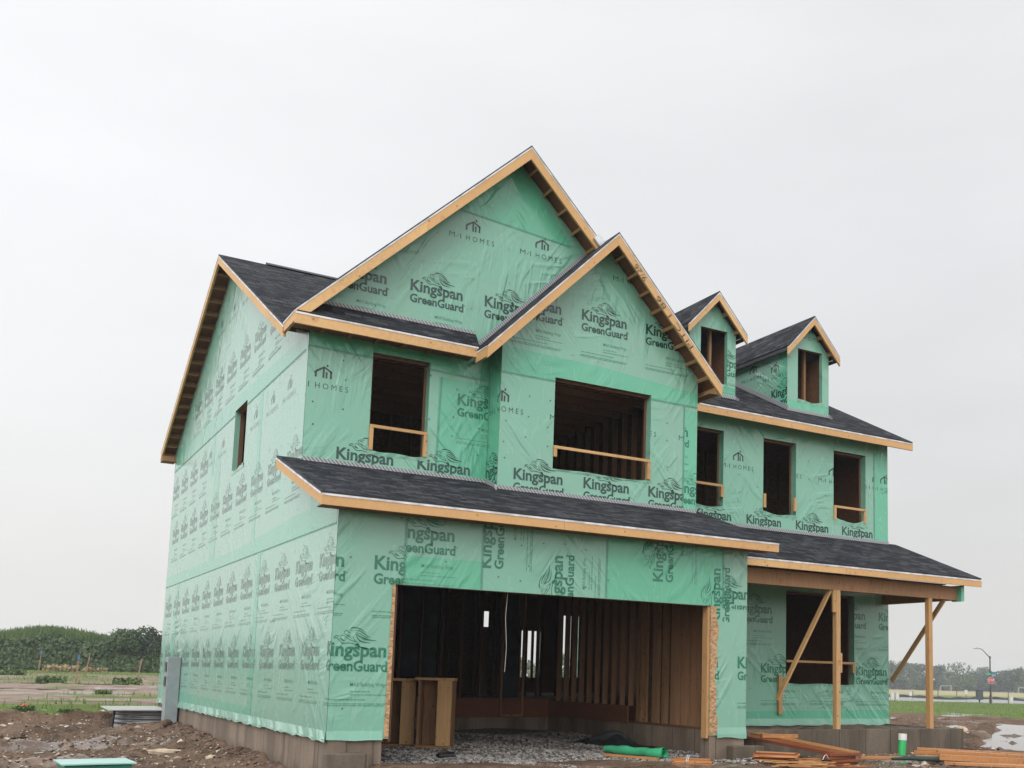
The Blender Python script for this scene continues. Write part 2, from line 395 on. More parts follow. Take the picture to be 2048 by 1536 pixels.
class Wall:
    """flat sheathed wall. frame: 'F' plane y=c facing -y, 'L' x=c facing -x (u=-y), 'R' x=c facing +x (u=y), 'B' y=c facing +y"""
    MATS = ['wrap', 'wrap2', 'ink_green', 'ink_dark', 'ink_grey', 'ink_fine', 'nail', 'nail_red', 'stitch', 'osb_dark', 'stud']
    def __init__(s, face, c, polys, holes=(), th=.14):
        s.face = face; s.c = c; s.holes = list(holes); s.th = th
        s.cells = cut_cells([ccw(list(p)) for p in polys], holes); s.b = MB()
        for cl in s.cells: s.poly(cl, 0, 0)
        # inside skin + reveals
        for cl in s.cells: s.poly(cl, -th, 9, True)
        for (x0, x1, z0, z1) in holes:
            for a, b, m in (((x0, z0), (x1, z0), 10), ((x1, z0), (x1, z1), 0), ((x1, z1), (x0, z1), 10), ((x0, z1), (x0, z0), 0)):
                s.b.add([s.P(*a), s.P(*b), s.P(*b, -th), s.P(*a, -th)], [(0, 1, 2, 3)], m)
        s.polys = [ccw(list(p)) for p in polys]
        if len(polys) == 1:
            p = s.polys[0]
            for i in range(len(p)):
                a, b = p[i], p[(i + 1) % len(p)]; s.b.add([s.P(*a), s.P(*b), s.P(*b, -th), s.P(*a, -th)], [(0, 1, 2, 3)], 10)
    def P(s, u, z, d=0):
        if s.face == 'F': return (u, s.c - d, z)
        if s.face == 'L': return (s.c - d, -u, z)
        if s.face == 'R': return (s.c + d, u, z)
        return (-u, s.c + d, z)
    def poly(s, p, d, m, flip=False):
        f = tuple(range(len(p))); s.b.add([s.P(u, z, d) for u, z in p], [f[::-1] if flip else f], m)
    def ink(s, T, m, d=.003, win=None):
        for c in s.cells:
            cc = c
            if win:
                r = clip([tuple(c)], ((win[0], win[2]), (win[1], win[2]), (win[1], win[3]), (win[0], win[3])))
                if not r: continue
                cc = list(r[0])
            for t in clip(T, cc): s.poly(ccw(list(t)), d, m)
    def king(s, u, z, m=3, win=None, rot=False, d=.003, fine=True):
        T = KING + GG + LION + REG; s.pd += 1; d = d + .00007 * (s.pd % 7)
        def tr(T): return [tuple(((u - p[1], z + p[0]) if rot else (u + p[0], z + p[1])) for p in t) for t in T]
        s.ink(tr(T), m, d, win)
        if fine: s.ink(tr(FINE), 5, d + .0005, win)
    def mi(s, u, z, win=None, m=4, d=.003): s.ink([tuple((u + p[0], z + p[1]) for p in t) for t in MI], m, d, win)
    pd = 0
    def nd(s, d): s.pd += 1; return d - .0009 + .00009 * (s.pd % 12)
    def patch(s, x0, x1, z0, z1, d=.0022, m=1):
        d = s.nd(d)
        T = [((x0, z0), (x1, z0), (x1, z1)), ((x0, z0), (x1, z1), (x0, z1))]; s.ink(T, m, d)
    def patchp(s, poly, d=.0022, m=1):
        d = s.nd(d); p = ccw(list(poly)); s.ink([(p[0], p[i], p[i + 1]) for i in range(1, len(p) - 1)], m, d)
    def zig(s, a, b, w=.022, m=8, d=.0035, step=.055):
        a = Vector(a); b = Vector(b); n = max(2, int((b - a).length / step)); dr = (b - a) / n; pr_ = Vector((-dr.y, dr.x)).normalized() * w
        T = []
        for off in (-1, 1):
            pts = [tuple(a + dr * i + pr_ * (off if i % 2 else -off) * .8) for i in range(n + 1)]
            for p, q in zip(pts, pts[1:]): T += stroke([p, q], (.008, .008, .008))
        s.ink(T, m, d)
    def nails(s, u0, u1, z0, z1, du=.41, dz=.38, m=6, skip=.12, r=.0125, seed=1):
        rd = random.Random(seed); T = []
        u = u0
        while u < u1:
            z = z0 + rd.uniform(0, .2)
            while z < z1:
                if rd.random() > skip:
                    cu, cz = u + rd.uniform(-.03, .03), z + rd.uniform(-.06, .06)
                    P = [(cu + r * math.cos(t * 1.2566), cz + r * math.sin(t * 1.2566)) for t in range(5)]
                    T += [(P[0], P[1], P[2]), (P[0], P[2], P[3]), (P[0], P[3], P[4])]
                z += dz
            u += du
        s.ink(T, m, .006)
    def sill_flap(s, u0, u1, z, amp=.05, seed=1, edge=(.02, .02)):
        """slack wrap drooping over a rough sill: a wavy strip standing a little proud of the wall"""
        rd = random.Random(seed); n = 14; up = []; ph = rd.uniform(0, 6)
        for i in range(n + 1):
            t = i / n; up.append((u0 - .01 + (u1 - u0 + .02) * t, z + amp * (.35 + .65 * (abs(2 * t - 1) ** 3)) + .012 * math.sin(9 * t + ph)))
        for i in range(n):
            a, b = up[i], up[i + 1]; d0 = .012 + .006 * math.sin(i * 1.9 + ph); d1 = .012 + .006 * math.sin((i + 1) * 1.9 + ph)
            s.b.add([s.P(a[0], z - .025, .004), s.P(b[0], z - .025, .004), s.P(b[0], b[1], d1), s.P(a[0], a[1], d0)], [(0, 1, 2, 3)], 0)
            s.b.add([s.P(a[0], a[1], d0), s.P(b[0], b[1], d1), s.P(b[0], b[1] - .02, -.06), s.P(a[0], a[1] - .02, -.06)], [(0, 1, 2, 3)], 0)
    def hem(s, u0, u1, z, drop=.05, seed=1, amp=.02):
        """loose bottom edge of the wrap, flaring out and wavy"""
        rd = random.Random(seed); n = max(4, int((u1 - u0) / .16)); pr = None
        for i in range(n + 1):
            u = u0 + (u1 - u0) * i / n; q = (u, z - drop + rd.uniform(-amp, amp), .012 + rd.uniform(0, .02))
            if pr:
                s.b.add([s.P(pr[0], z + .10, .003), s.P(u, z + .10, .003), s.P(u, z, q[2] * .7 + .004), s.P(pr[0], z, pr[2] * .7 + .004), s.P(u, q[1], q[2]), s.P(pr[0], pr[1], pr[2])],
                        [(0, 1, 2, 3), (3, 2, 4, 5)], 0)
            pr = q
    def build(s, name, parent): return s.b.build(name, s.MATS, parent, fix=False)

# ================================================================== THE HOUSE
H = thing('unfinished_house', (0, 0, 0), 'two storey house under construction, wrapped in green printed building wrap with dark shingle roofs', 'house')
Yu, Yb, Ym, XG, XR, D = 1.991, 1.553, 2.839, 6.367, 12.273, 14.2
B1, B2 = 2.805, 6.475
S0 = .519; MR = lambda y: 5.84 + S0 * (y - 2.44)
GR = lambda y: 2.95 + .34 * (y + .373)
# --- left end wall
w = Wall('L', 0, [[(0, 0), (0, 2.93), (-Yu, 3.6), (-Yu, 0)], [(-Yu, 0), (-Yu, 5.6), (-2.35, 5.72), (-8.25, 8.78), (-D, 6.02), (-D, 0)]], [(-7.04, -6.02, 4.32, 5.5)])
for k in range(12): w.king(-(1.356 + 1.216 * k), 1.012, 3)
w.king(-.14, 1.012, 2)
for k in range(12): w.king(-(.722 + 1.2 * k), 2.135, 3)
for k in range(10): w.king(-(2.853 + 1.205 * k), 3.84, 3)
for k in range(4): w.king(-(10.46 + 1.216 * k), 4.93, 3)
for y in (3.35, 4.42, 5.63, 8.46, 9.75): w.mi(-y, 4.84)
for k in range(7): w.king(-(4.55 + 1.19 * k), 6.44, 3)
for y in (7.1, 8.3, 9.5): w.mi(-y, 7.5)
for (a, b, z0, z1) in ((-4.45, -4.18, 0, 2.65), (-5.0, -4.75, 2.7, 5.6), (-8.75, -8.2, 2.75, 5.0), (-12.6, -12.2, 0, 2.7), (-9.2, -8.9, 4.6, 5.6)): w.patch(a, b, z0, z1)
w.patchp([(-D, 5.45), (-D, 5.95), (-Yu - .1, 5.62), (-Yu, 5.35), (-6, 5.4)])
w.patchp([(-D, 2.66), (-D, 2.92), (-6, 2.86), (-Yu, 2.98), (-.05, 2.95), (-.05, 2.62)])
w.patchp([(-D, 0), (-D, .33), (-4.5, .22), (-4.5, 0)]); w.patch(-1.35, -.9, 2.95, 3.3)
w.nails(-D + .3, -.2, .25, 8.2, .41, .55, 6, .35, .010, 5); w.hem(-D, -.01, 0.0, .03, 4, .015)
w.zig((-D, 5.47), (-2.1, 5.38)); w.zig((-.03, 2.95), (-.03, 5), .02)
w.zig((-D, 2.67), (-.05, 2.64), .012, 8, .0035, .12)
w.sill_flap(-7.04, -6.02, 4.32, .07, 3)
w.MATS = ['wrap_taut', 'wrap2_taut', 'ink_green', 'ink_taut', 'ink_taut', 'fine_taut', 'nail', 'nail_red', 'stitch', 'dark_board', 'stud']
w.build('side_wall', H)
# --- garage front
GO = (.775, 5.68, -1, 1.924)
w = Wall('F', 0, [[(.004, 0), (GO[0], 0), (GO[0], 2.93), (.004, 2.93)], [(GO[1], 0), (XG - .004, 0), (XG - .004, 2.93), (GO[1], 2.93)], [(GO[0], 1.924), (GO[1], 1.924), (GO[1], 2.93), (GO[0], 2.93)]], (), .15)
for a_, b_, c_ in (((GO[0], 1.924), (GO[0], 0), 10), ((GO[1], 0), (GO[1], 1.924), 9), ((GO[1], 1.924), (GO[0], 1.924), 10)): w.b.add([w.P(*a_), w.P(*b_), w.P(*b_, -.15), w.P(*a_, -.15)], [(0, 1, 2, 3)], c_)
w.king(-.15, 1.007, 2, fine=False); w.ink([tuple((-.15 + p[0], 1.007 + p[1]) for p in t) for t in FINE], 4, .0035)
w.king(-.74, 2.10, 2, (0, .86, 0, 3)); w.king(.487, 2.10, 2, (0, .88, 0, 3))
w.patchp([(.02, 2.93), (1.75, 2.93), (1.6, 2.80), (.9, 2.79), (.06, 2.78)], .0042)
w.patch(.88, 1.94, 1.924, 2.80, .0022, 0); w.king(.69, 2.53, 2, (.88, 1.94, 1.9, 2.93), False, .0034); w.ink([((.88,1.93),(1.94,1.93),(1.94,2.3)),((.88,1.93),(1.94,2.3),(.88,2.3))],1,.0019)
w.king(2.062, 2.222, 2, (1.94, 3.85, 1.9, 2.93), True); w.king(3.14, 1.627, 2, (1.94, 3.85, 1.9, 2.93), True)
w.patch(3.85, 5.88, 1.93, 2.93); w.king(4.80, 2.226, 2, (3.85, 5.9, 1.9, 2.93), True); w.king(5.846, 1.654, 2, (3.85, 6.1, 1.7, 2.93), True)
w.king(5.56, 2.057, 2, (5.9, 6.4, 1.9, 2.93)); w.king(6.195, 1.012, 2); w.king(4.98, 1.012, 2)
for x in (.88, 1.94, 3.85, 5.9): w.zig((x, 1.93), (x, 2.9), .025)
w.nails(.2, 6.3, .3, 2.85, .61, .62, 6, .45, .011, 8); w.nails(2.2, 3.6, 1.98, 2.8, .33, .5, 6, .1, .011, 9)
w.hem(0, GO[0] - .08, 0, .01, 6, .01); w.hem(GO[1] + .14, XG, .02, .05, 7)
# strand board left bare beside the opening
w.patchp([(.712, .01), (.7745, .01), (.7745, 1.92), (.735, 1.92), (.722, 1.0)], .0060, 9)
for zz in range(16):
    e0, e1 = (5.80 + .035 * math.sin(zz * 1.1) * math.sin(zz * .5 + 1), 5.80 + .035 * math.sin((zz + 1) * 1.1) * math.sin((zz + 1) * .5 + 1)); w.patchp([(5.681, .01 + zz * .1195), (e0, .01 + zz * .1195), (e1, .01 + (zz + 1) * .1195), (5.681, .01 + (zz + 1) * .1195)], .0060, 9)
w.MATS = ['wrap', 'wrap2', 'ink_green', 'ink_dark', 'ink_fine', 'ink_fine', 'nail', 'nail_red', 'stitch', 'osb', 'stud']
w.build('garage_wall', H)
w = Wall('R', XG, [[(0.001, 0), (Ym, 0), (Ym, 3.6), (.001, 2.93)]]); w.king(.3, 1.01, 2); w.king(1.5, 1.01, 2); w.build('return_wall', H)
w = Wall('F', 3.6, [[(.14, -.5), (.15, -.5), (.15, -.4)]]) if False else None
# --- upper left front with the large gable
w = Wall('F', Yu, [[(.004, 3.35), (2.82, 3.35), (2.82, 5.9), (.004, 5.9)], [(.004, 5.9), (6.38, 5.9), (6.38, 6.02), (3.2, 9.08), (.004, 6.02)]], [(.941, 1.831, 3.988, 5.489)])
for k in range(3): w.king(.24 + 1.216 * k, 6.56, 3)
for x in (2.035, 3.248): w.mi(x, 7.555)
w.mi(-.155, 4.817, (0.02, .93, 4, 6)); w.king(.483, 3.84, 3, None, False, .003, False); w.king(1.699, 3.84, 3, (1.6, 2.8, 3, 4.3), False, .0034, False)
w.patch(1.98, 2.80, 3.3, 5.3, .0022); w.king(2.293, 4.92, 2, (2.0, 2.81, 4, 6), False, .0034)
w.patchp([(0, 5.42), (2.8, 5.35), (2.8, 5.7), (0, 5.75)]); w.patchp([(2.2, 8.02), (4.2, 7.88), (3.2, 9.1)])
w.zig((0, 5.42), (2.8, 5.36)); w.zig((1.98, 3.5), (2.02, 5.3)); w.zig((2.2, 8.02), (4.15, 7.88))
w.nails(.1, 2.7, 4.2, 5.4, .43, .36, 6, .1, .013, 11); w.nails(.6, 5, 6.3, 8.6, .62, .55, 7, .2, .013, 12)
w.sill_flap(.941, 1.831, 3.988, .06, 5)
w.build('gable_wall', H)
# --- bay
w = Wall('F', Yb, [[(B1 + .004, 3.3), (B2 - .004, 3.3), (B2 - .004, 5.93), (4.61, 7.83), (B1 + .004, 5.98)]], [(3.735, 5.533, 4.024, 5.489)])
for x in (2.44, 3.66, 4.886): w.mi(x, 4.80, (B1, 6.25, 4, 6))
w.mi(6.10, 4.81, (6.02, 6.22, 4, 6))
for x in (3.073, 4.293, 5.514): w.king(x, 3.79, 3, (B1, 6.22, 3, 4.3), False, .003, False)
w.patch(6.2, B2, 3.3, 5.35); w.king(5.44, 4.89, 2, (6.215, B2, 4, 6), False, .0034); w.king(6.02, 3.93, 2, (6.215, B2, 3, 4.4), False, .0034)
for x in (1.74 + 1.216, 4.175, 5.399): w.king(x, 6.525, 3)
w.mi(4.74, 7.30); w.patchp([(B1, 5.42), (B2, 5.42), (B2, 5.66), (4.6, 5.80), (B1, 5.84)])
w.zig((B1, 5.42), (B2, 5.42)); w.zig((6.2, 3.5), (6.2, 5.4))
w.nails(2.9, 6.4, 4.0, 5.35, .37, .33, 6, .12, .012, 13); w.nails(3.0, 6.3, 5.9, 7.5, .5, .42, 7, .15, .013, 14)
w.sill_flap(3.735, 5.533, 4.024, .015, 6)
w.build('bay_wall', H)
w = Wall('L', B1, [[(-Yu, 3.3), (-Yb - .001, 3.3), (-Yb - .001, 6), (-Yu, 6)]], (), .05); w.patch(-Yu, -Yb, 3.3, 6.0)
w.mi(-Yb - .36, 4.79); w.king(-Yb - .62, 3.83, 3, None, False, .0034, False); w.zig((-Yu + .04, 3.5), (-Yu + .04, 5.4)); w.build('return_wall', H)
w = Wall('R', B2, [[(Yb + .001, 3.3), (Ym, 3.3), (Ym, 6), (Yb + .001, 6)]], (), .05); w.build('return_wall', H)
# --- main front, right part (both storeys)
WIN = [(7.15, 7.998, 4.01, 5.489), (8.956, 9.777, 4.01, 5.489), (10.763, 11.642, 4.01, 5.489)]
PW = (9.545, 11.319, .774, 2.561)
w = Wall('F', Ym, [[(XG + .004, 0), (XR - .004, 0), (XR - .004, 5.86), (XG + .004, 5.86)]], WIN + [PW])
for x in (7.955, 9.16, 10.362, 11.567): w.mi(x, 4.80, (6, 11.88, 4, 6))
w.mi(11.79, 4.80, (11.9, XR, 4, 6))
for x in (7.35, 8.558, 9.776, 10.988): w.king(x, 3.79, 3, None, False, .003, False)
for x in (8.34, 9.56, 10.77, 11.995): w.king(x, 2.10, 2)
for x in (7.72, 8.938, 10.15, 11.364): w.king(x, .985, 2)
w.patch(11.88, XR, 3.5, 5.6, .0022); w.zig((11.88, 3.75), (11.88, 5.6)); w.patchp([(XG, 0), (XR, 0), (XR, .30), (XG, .22)])
w.nails(6.6, 12.2, 3.95, 5.5, .44, .38, 6, .12, .012, 15); w.nails(6.6, 12.2, .3, 2.5, .41, .40, 6, .35, .012, 16)
for i, q in enumerate(WIN): w.sill_flap(q[0], q[1], q[2], (.03, .05, .14)[i], 20 + i)
w.sill_flap(PW[0], PW[1], PW[2], .03, 30); w.hem(XG, XR, .02, .03, 9, .01)
w.build('front_wall', H)
# --- right end and rear
w = Wall('R', XR, [[(Ym + .001, 0), (D, 0), (D, 6.02), (8.25, 8.78), (Ym, 5.98)]])
for k in range(9): w.king(3.2 + 1.216 * k, 1.01, 2); w.king(3.5 + 1.216 * k, 3.8, 3)
w.build('side_wall', H)
w = Wall('B', D, [[(-XR + .004, 0), (-.004, 0), (-.004, 6.02), (-XR + .004, 6.02)]], [(-10.05, -9.2, .754, 2.07), (-8.50, -8.12, 2.12, 2.56), (-11.2, -10.5, .78, 2.56), (-5.2, -4.0, 4.0, 5.4)])
for k in range(9): w.king(-12 + 1.216 * k, 3.8, 3)
w.build('rear_wall', H)

# --- foundation
b = MB(); b.box(.03, .25, .0, D, -1.6, -.001); b.box(.251, .70, .02, .24, -1.2, -.002); b.box(5.70, XG - .02, .02, .24, -.8, -.002); b.box(XG - .26, XG - .025, .241, 6, -1.2, 0.04)
b.box(.251, XG - .261, 6.0, 6.2, -1.2, .0); b.box(XR - .22, XR - .02, Ym, D - .03, -1.2, -.003); b.box(.251, XR - .221, D - .25, D - .03, -1.2, -.003); b.box(XG - .259, XR - .221, Ym + .03, Ym + .23, -1.2, -.004)
f = b.build('foundation', 'concrete', H)
b = MB(); b.box(-.02, .50, -.17, .018, -1.0, -.16); b.build('footing_block', 'concrete_wet', f, bevel=.012)
b = MB(); b.box(6.02, 6.60, -.16, .018, -.9, -.15); b.build('footing_block', 'concrete_wet', f, bevel=.012)
b = MB(); b.box(XG + .001, 12.33, .98, 1.16, -.9, .02); b.box(12.13, 12.33, 1.161, Ym - .01, -.9, .0195)
b.build('porch_foundation', 'concrete_wet', H, bevel=.01)
b = MB()
nx = 40
for i in range(nx):
    for j in range(8):
        pass
g = [[(XG + .02 + (12.12 - XG - .02) * i / nx, 1.17 + 1.66 * j / 8, -.18 + (.17 * min(1, max(0, (i / nx - .42) * 3.2)) * (1 if j > 0 else .2)) + random.uniform(-.02, .03)) for i in range(nx + 1)] for j in range(9)]
vs = [p for r in g for p in r]; fs = [(j * (nx + 1) + i, j * (nx + 1) + i + 1, (j + 1) * (nx + 1) + i + 1, (j + 1) * (nx + 1) + i) for j in range(8) for i in range(nx)]
b.add(vs, fs); PORCHFILL = b

# ---------------------------------------------------------------- roofs
def roof(name, pts, parent, drips=(), uvdir=None, deck=True):
    """pts: planar outline of the top surface; drips: index pairs of edges that carry drip metal"""
    P = [Vector(p) for p in pts]; n = (P[1] - P[0]).cross(P[2] - P[0]).normalized()
    for k in range(2, len(P) - 1):
        if n.length < .5: n = (P[k] - P[0]).cross(P[k + 1] - P[0]).normalized()
    if n.z < 0: n = -n
    up = (Vector((0, 0, 1)) - n * n.z).normalized(); e = up.cross(n)
    b = MB(); N_ = len(P); t = n * -.028
    uv = [((p.dot(e)), (p.dot(up))) for p in P]
    b.add(P, [tuple(range(N_))], 0, [uv]); b.add([p + t for p in P], [tuple(range(N_))[::-1]], 1)
    for i in range(N_): j = (i + 1) % N_; b.add([P[i], P[j], P[j] + t, P[i] + t], [(0, 1, 2, 3)], 1)
    me = b.build(name, ['shingle', 'shingle_edge'], parent)
    if deck:
        c = sum(P, Vector()) / N_; b = MB(); q = [c + (p - c) * .9995 + n * -.029 for p in P]; t2 = n * -.02
        b.add(q, [tuple(range(N_))]); b.add([p + t2 for p in q], [tuple(range(N_))[::-1]])
        for i in range(N_): j = (i + 1) % N_; b.add([q[i], q[j], q[j] + t2, q[i] + t2], [(0, 1, 2, 3)])
        b.build('roof_deck', 'osb_dark', me)
    return me, n
def fascia(parent, a, b, h, off, drip=True, top=.03, name='fascia', mat='fascia'):
    """board under the roof edge a-b (roof top corners); off = inward thickness vector"""
    a = Vector(a); b = Vector(b); o = Vector(off)
    z = Vector((0, 0, -top)); ln = (b - a).length; k = max(1, int(math.ceil(ln / 3.7))); cuts = [0] + [(i + .12 * math.sin(i * 5 + ln)) / k for i in range(1, k)] + [1]; dd = (b - a) / ln * .0025
    for c0, c1 in zip(cuts, cuts[1:]):
        m = MB(); m.plumb(a.lerp(b, c0) + z + (dd if c0 > 0 else dd * 0), a.lerp(b, c1) + z - (dd if c1 < 1 else dd * 0), h, o); m.build(name, mat, parent)
    if drip:
        m = MB(); d = -o.normalized() * .006; z2 = Vector((0, 0, -top - .004 + .006)); m.plumb(a + z2 + d, b + z2 + d, .026, o.normalized() * .004); m.build('drip_edge', 'drip', parent)
def lookouts(parent, a, b, n, span, h=.09, w=.04, drop=.05, skip=(), mat='pine'):
    """short blocks under a rake overhang; a,b inner top line, span = vector across the overhang"""
    a = Vector(a); b = Vector(b); s = Vector(span)
    for i in range(n):
        if i in skip: continue
        p = a + (b - a) * ((i + .5) / n); m = MB()
        d = (b - a).normalized(); upv = s.normalized().cross(d);
        if upv.z < 0: upv = -upv
        q = p - upv * (drop + h / 2); m.beam(q, q + s, w, h, upv); m.build('lookout', mat, parent)

# main roof
XL = -.30; XE = 12.60; YR, ZR = 8.25, 8.856
mr, n = roof('main_roof', [(XL, 2.28, MR(2.28)), (6.69, 2.28, MR(2.28)), (6.69, 2.44, MR(2.44)), (XE, 2.44, 5.84), (XE, YR, ZR), (XL, YR, ZR)], H)
mb_, n = roof('main_roof', [(XL, YR + .002, ZR), (XE, YR + .002, ZR), (XE, 14.48, 5.98), (XL, 14.48, 5.98)], H)
b = MB(); b.add([(XL + .9, YR - .16, ZR - .05), (XE - .9, YR - .16, ZR - .05), (XE - .9, YR, ZR + .045), (XL + .9, YR, ZR + .045), (XE - .9, YR + .16, ZR - .04), (XL + .9, YR + .16, ZR - .04)],
      [(0, 1, 2, 3), (3, 2, 4, 5), (0, 3, 5), (1, 4, 2)]); b.build('ridge_vent', 'shingle_edge', mr)
fascia(mr, (XL, YR, ZR), (XL, 2.26, MR(2.26)), .16, (.04, 0, 0)); fascia(mb_, (XL, YR, ZR), (XL, 14.46, 5.99), .16, (.04, 0, 0))
fascia(mr, (6.72, 2.44, 5.84), (XE, 2.44, 5.84), .15, (0, .04, 0)); fascia(mr, (XE, 2.48, 5.86), (XE, YR, ZR), .15, (-.04, 0, 0)); fascia(mb_, (XE, YR, ZR), (XE, 14.46, 5.99), .15, (-.04, 0, 0))
fascia(mb_, (XL + .05, 14.46, 5.99), (XE - .05, 14.46, 5.99), .15, (0, -.04, 0))
lookouts(mb_, (XL + .04, YR + .15, ZR - .12), (XL + .04, 14.2, 6.06), 16, (.255, 0, 0), .10, .04, .02, (), 'stud')
lookouts(mr, (XL + .04, YR - .15, ZR - .13), (XL + .04, 2.5, MR(2.5) - .05), 15, (.255, 0, 0), .10, .04, .02, (), 'stud')
b = MB(); b.box(XL, .0, D + .01, 14.47, 5.72, 5.80); b.box(XL, 0, D - .1, D + .01, 5.72, 5.84); b.build('soffit_return', 'stud', mb_)
# large front gable
GX, GZ = 3.2, 9.2; gs = .971; GF = 1.591
gl = lambda x: GZ - gs * abs(x - GX)
g1, n = roof('gable_roof', [(XL, GF, gl(XL)), (GX, GF, GZ), (GX, YR, GZ), (2.85, YR, gl(2.85)), (XL, 2.36, gl(XL))], H)
g2, n = roof('gable_roof', [(GX + .001, GF, GZ), (4.67, GF, gl(4.67)), (4.67, YR, gl(4.67)), (GX + .001, YR, GZ)], H)
for g_, x1 in ((g1, XL), (g2, 4.62)):
    fascia(g_, (GX, GF, GZ), (x1, GF, gl(x1)), .20, (0, .04, 0))
fascia(g1, (XL, GF + .045, gl(XL)), (XL, 2.30, gl(XL)), .15, (.04, 0, 0))
lookouts(g2, (GX + .1, GF + .04, GZ - .1), (4.66, GF + .04, gl(4.66)), 5, (0, .36, 0), .10, .04, .03)
lookouts(g1, (GX - .1, GF + .04, GZ - .1), (.3, GF + .04, gl(.3)), 9, (0, .36, 0), .10, .04, .03)
# pent roof under the large gable
pr_, n = roof('pent_roof', [(XL + .02, GF - .01, 5.76), (2.44, GF - .01, 5.76), (2.55, Yu + .01, 6.08), (XL + .02 + .25, Yu + .01, 6.08)], H)
fascia(pr_, (XL - .005, GF - .01, 5.765), (2.43, GF - .01, 5.765), .16, (0, .04, 0))
for i in range(7): bar('lookout', (.15 + i * .40, GF + .05, 5.625), (.15 + i * .40, Yu - .002, 5.625), .04, .035, 'stud', pr_)
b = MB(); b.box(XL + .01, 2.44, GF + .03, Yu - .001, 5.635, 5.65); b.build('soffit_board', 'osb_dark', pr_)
b = MB(); b.beam((.12, Yu - .012, 6.09), (2.52, Yu - .012, 6.09), .012, .05); b.build('flashing', 'flash', pr_)
# bay gable
BX, BZ, bs, BF = 4.60, 7.95, 1.03, 1.153
bl = lambda x: BZ - bs * abs(x - BX)
b1, n = roof('bay_roof', [(2.40, BF, bl(2.40)), (BX, BF, BZ), (BX, Yu + .03, BZ), (2.40, Yu + .03, bl(2.40))], H)
b2, n = roof('bay_roof', [(BX + .001, BF, BZ), (6.70, BF, bl(6.70)), (6.70, 2.34, bl(6.70)), (BX + .001, 6.5, BZ)], H)
fascia(b1, (BX, BF, BZ), (2.40, BF, bl(2.40)), .19, (0, .04, 0)); fascia(b2, (BX, BF, BZ), (6.70, BF, bl(6.70)), .19, (0, .04, 0))
fascia(b1, (2.40, BF + .045, bl(2.4)), (2.40, GF + .02, bl(2.4)), .16, (.04, 0, 0)); fascia(b2, (6.70, BF + .045, bl(6.7)), (6.70, 2.4, bl(6.7)), .16, (-.04, 0, 0))
lookouts(b2, (BX + .12, BF + .04, BZ - .12), (6.66, BF + .04, bl(6.66)), 8, (0, .36, 0), .10, .04, .03)
lookouts(b1, (BX - .12, BF + .04, BZ - .12), (2.5, BF + .04, bl(2.5)), 7, (0, .36, 0), .10, .04, .03)
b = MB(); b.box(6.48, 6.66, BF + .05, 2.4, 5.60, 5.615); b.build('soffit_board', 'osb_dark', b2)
b = MB(); b.beam((2.60, Yu - .012, bl(2.60) + .035), (4.45, Yu - .012, bl(4.45) + .035), .012, .07); b.build('flashing', 'flash', b1)
b = MB(); b.beam((4.40, GF - .03, gl(4.40) - .06), (4.56, GF - .03, gl(4.56) - .06), .05, .13); b.build('flashing_patch', 'drip', g2)
# carpenter's writing on the rake board of the bay
def handwriting(parent):
    d = Vector((6.70 - BX, 0, bl(6.70) - BZ)).normalized(); nrm = Vector((-d.z, 0, d.x)); b = MB()
    def put(s, t0, w, h, off):
        T = fit(text_tris(s, -.01), 0, w, 0, h, capH)
        for t in T: b.add([Vector((BX, BF - .0075, BZ)) + d * (t0 - p[0]) + nrm * (off - p[1]) for p in t], [(0, 1, 2)])
    put('9/26', .86, .30, .10, -.07); put('PITC 1 86', 2.20, 1.02, .085, -.07)
    b.build('handwriting', 'black', parent, fix=False)
handwriting(b2)
# garage roof
ga, n = roof('garage_roof', [(-.315, -.373, GR(-.373)), (6.68, -.373, GR(-.373)), (6.68, Ym - .001, GR(Ym)), (B2 + .01, Ym - .001, GR(Ym)), (B2 + .01, Yb + .02, GR(Yb + .02)), (B1 - .01, Yb + .02, GR(Yb + .02)), (B1 - .01, Yu + .02, GR(Yu + .02)), (-.001, Yu + .02, GR(Yu + .02)), (-.001, 2.12, GR(2.12)), (-.315, 2.12, GR(2.12))], H)
fascia(ga, (-.315, -.373, GR(-.373)), (6.68, -.373, GR(-.373)), .135, (0, .04, 0), True, .03)
fascia(ga, (-.315, -.333, GR(-.333)), (-.315, 2.12, GR(2.12)), .14, (.04, 0, 0)); fascia(ga, (6.68, -.333, GR(-.333)), (6.68, Ym, GR(Ym)), .14, (-.04, 0, 0))
b = MB(); b.box(-.27, 0 - .002, -.33, 2.1, 0, .012); 
for v in range(len(b.v)): x, y, z = b.v[v]; b.v[v] = (x, y, GR(y) - .16 + z)
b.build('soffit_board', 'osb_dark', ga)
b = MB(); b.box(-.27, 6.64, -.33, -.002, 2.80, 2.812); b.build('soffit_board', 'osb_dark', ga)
b = MB()
for p, q in (((0, Yu - .012), (B1, Yu - .012)), ((B1, Yb - .012), (B2, Yb - .012)), ((B1 - .012, Yu), (B1 - .012, Yb - .012))):
    b.beam((*p, GR(p[1]) + .03), (*q, GR(q[1]) + .03), .012, .055)
b.build('flashing', 'flash', ga)
b = MB(); b.beam((B1 - .02, Yb + .03, GR(Yb) + .03), (B1 - .08, Yb - .16, GR(Yb - .16) + .03), .012, .07); b.build('flashing_kick', 'drip', ga)
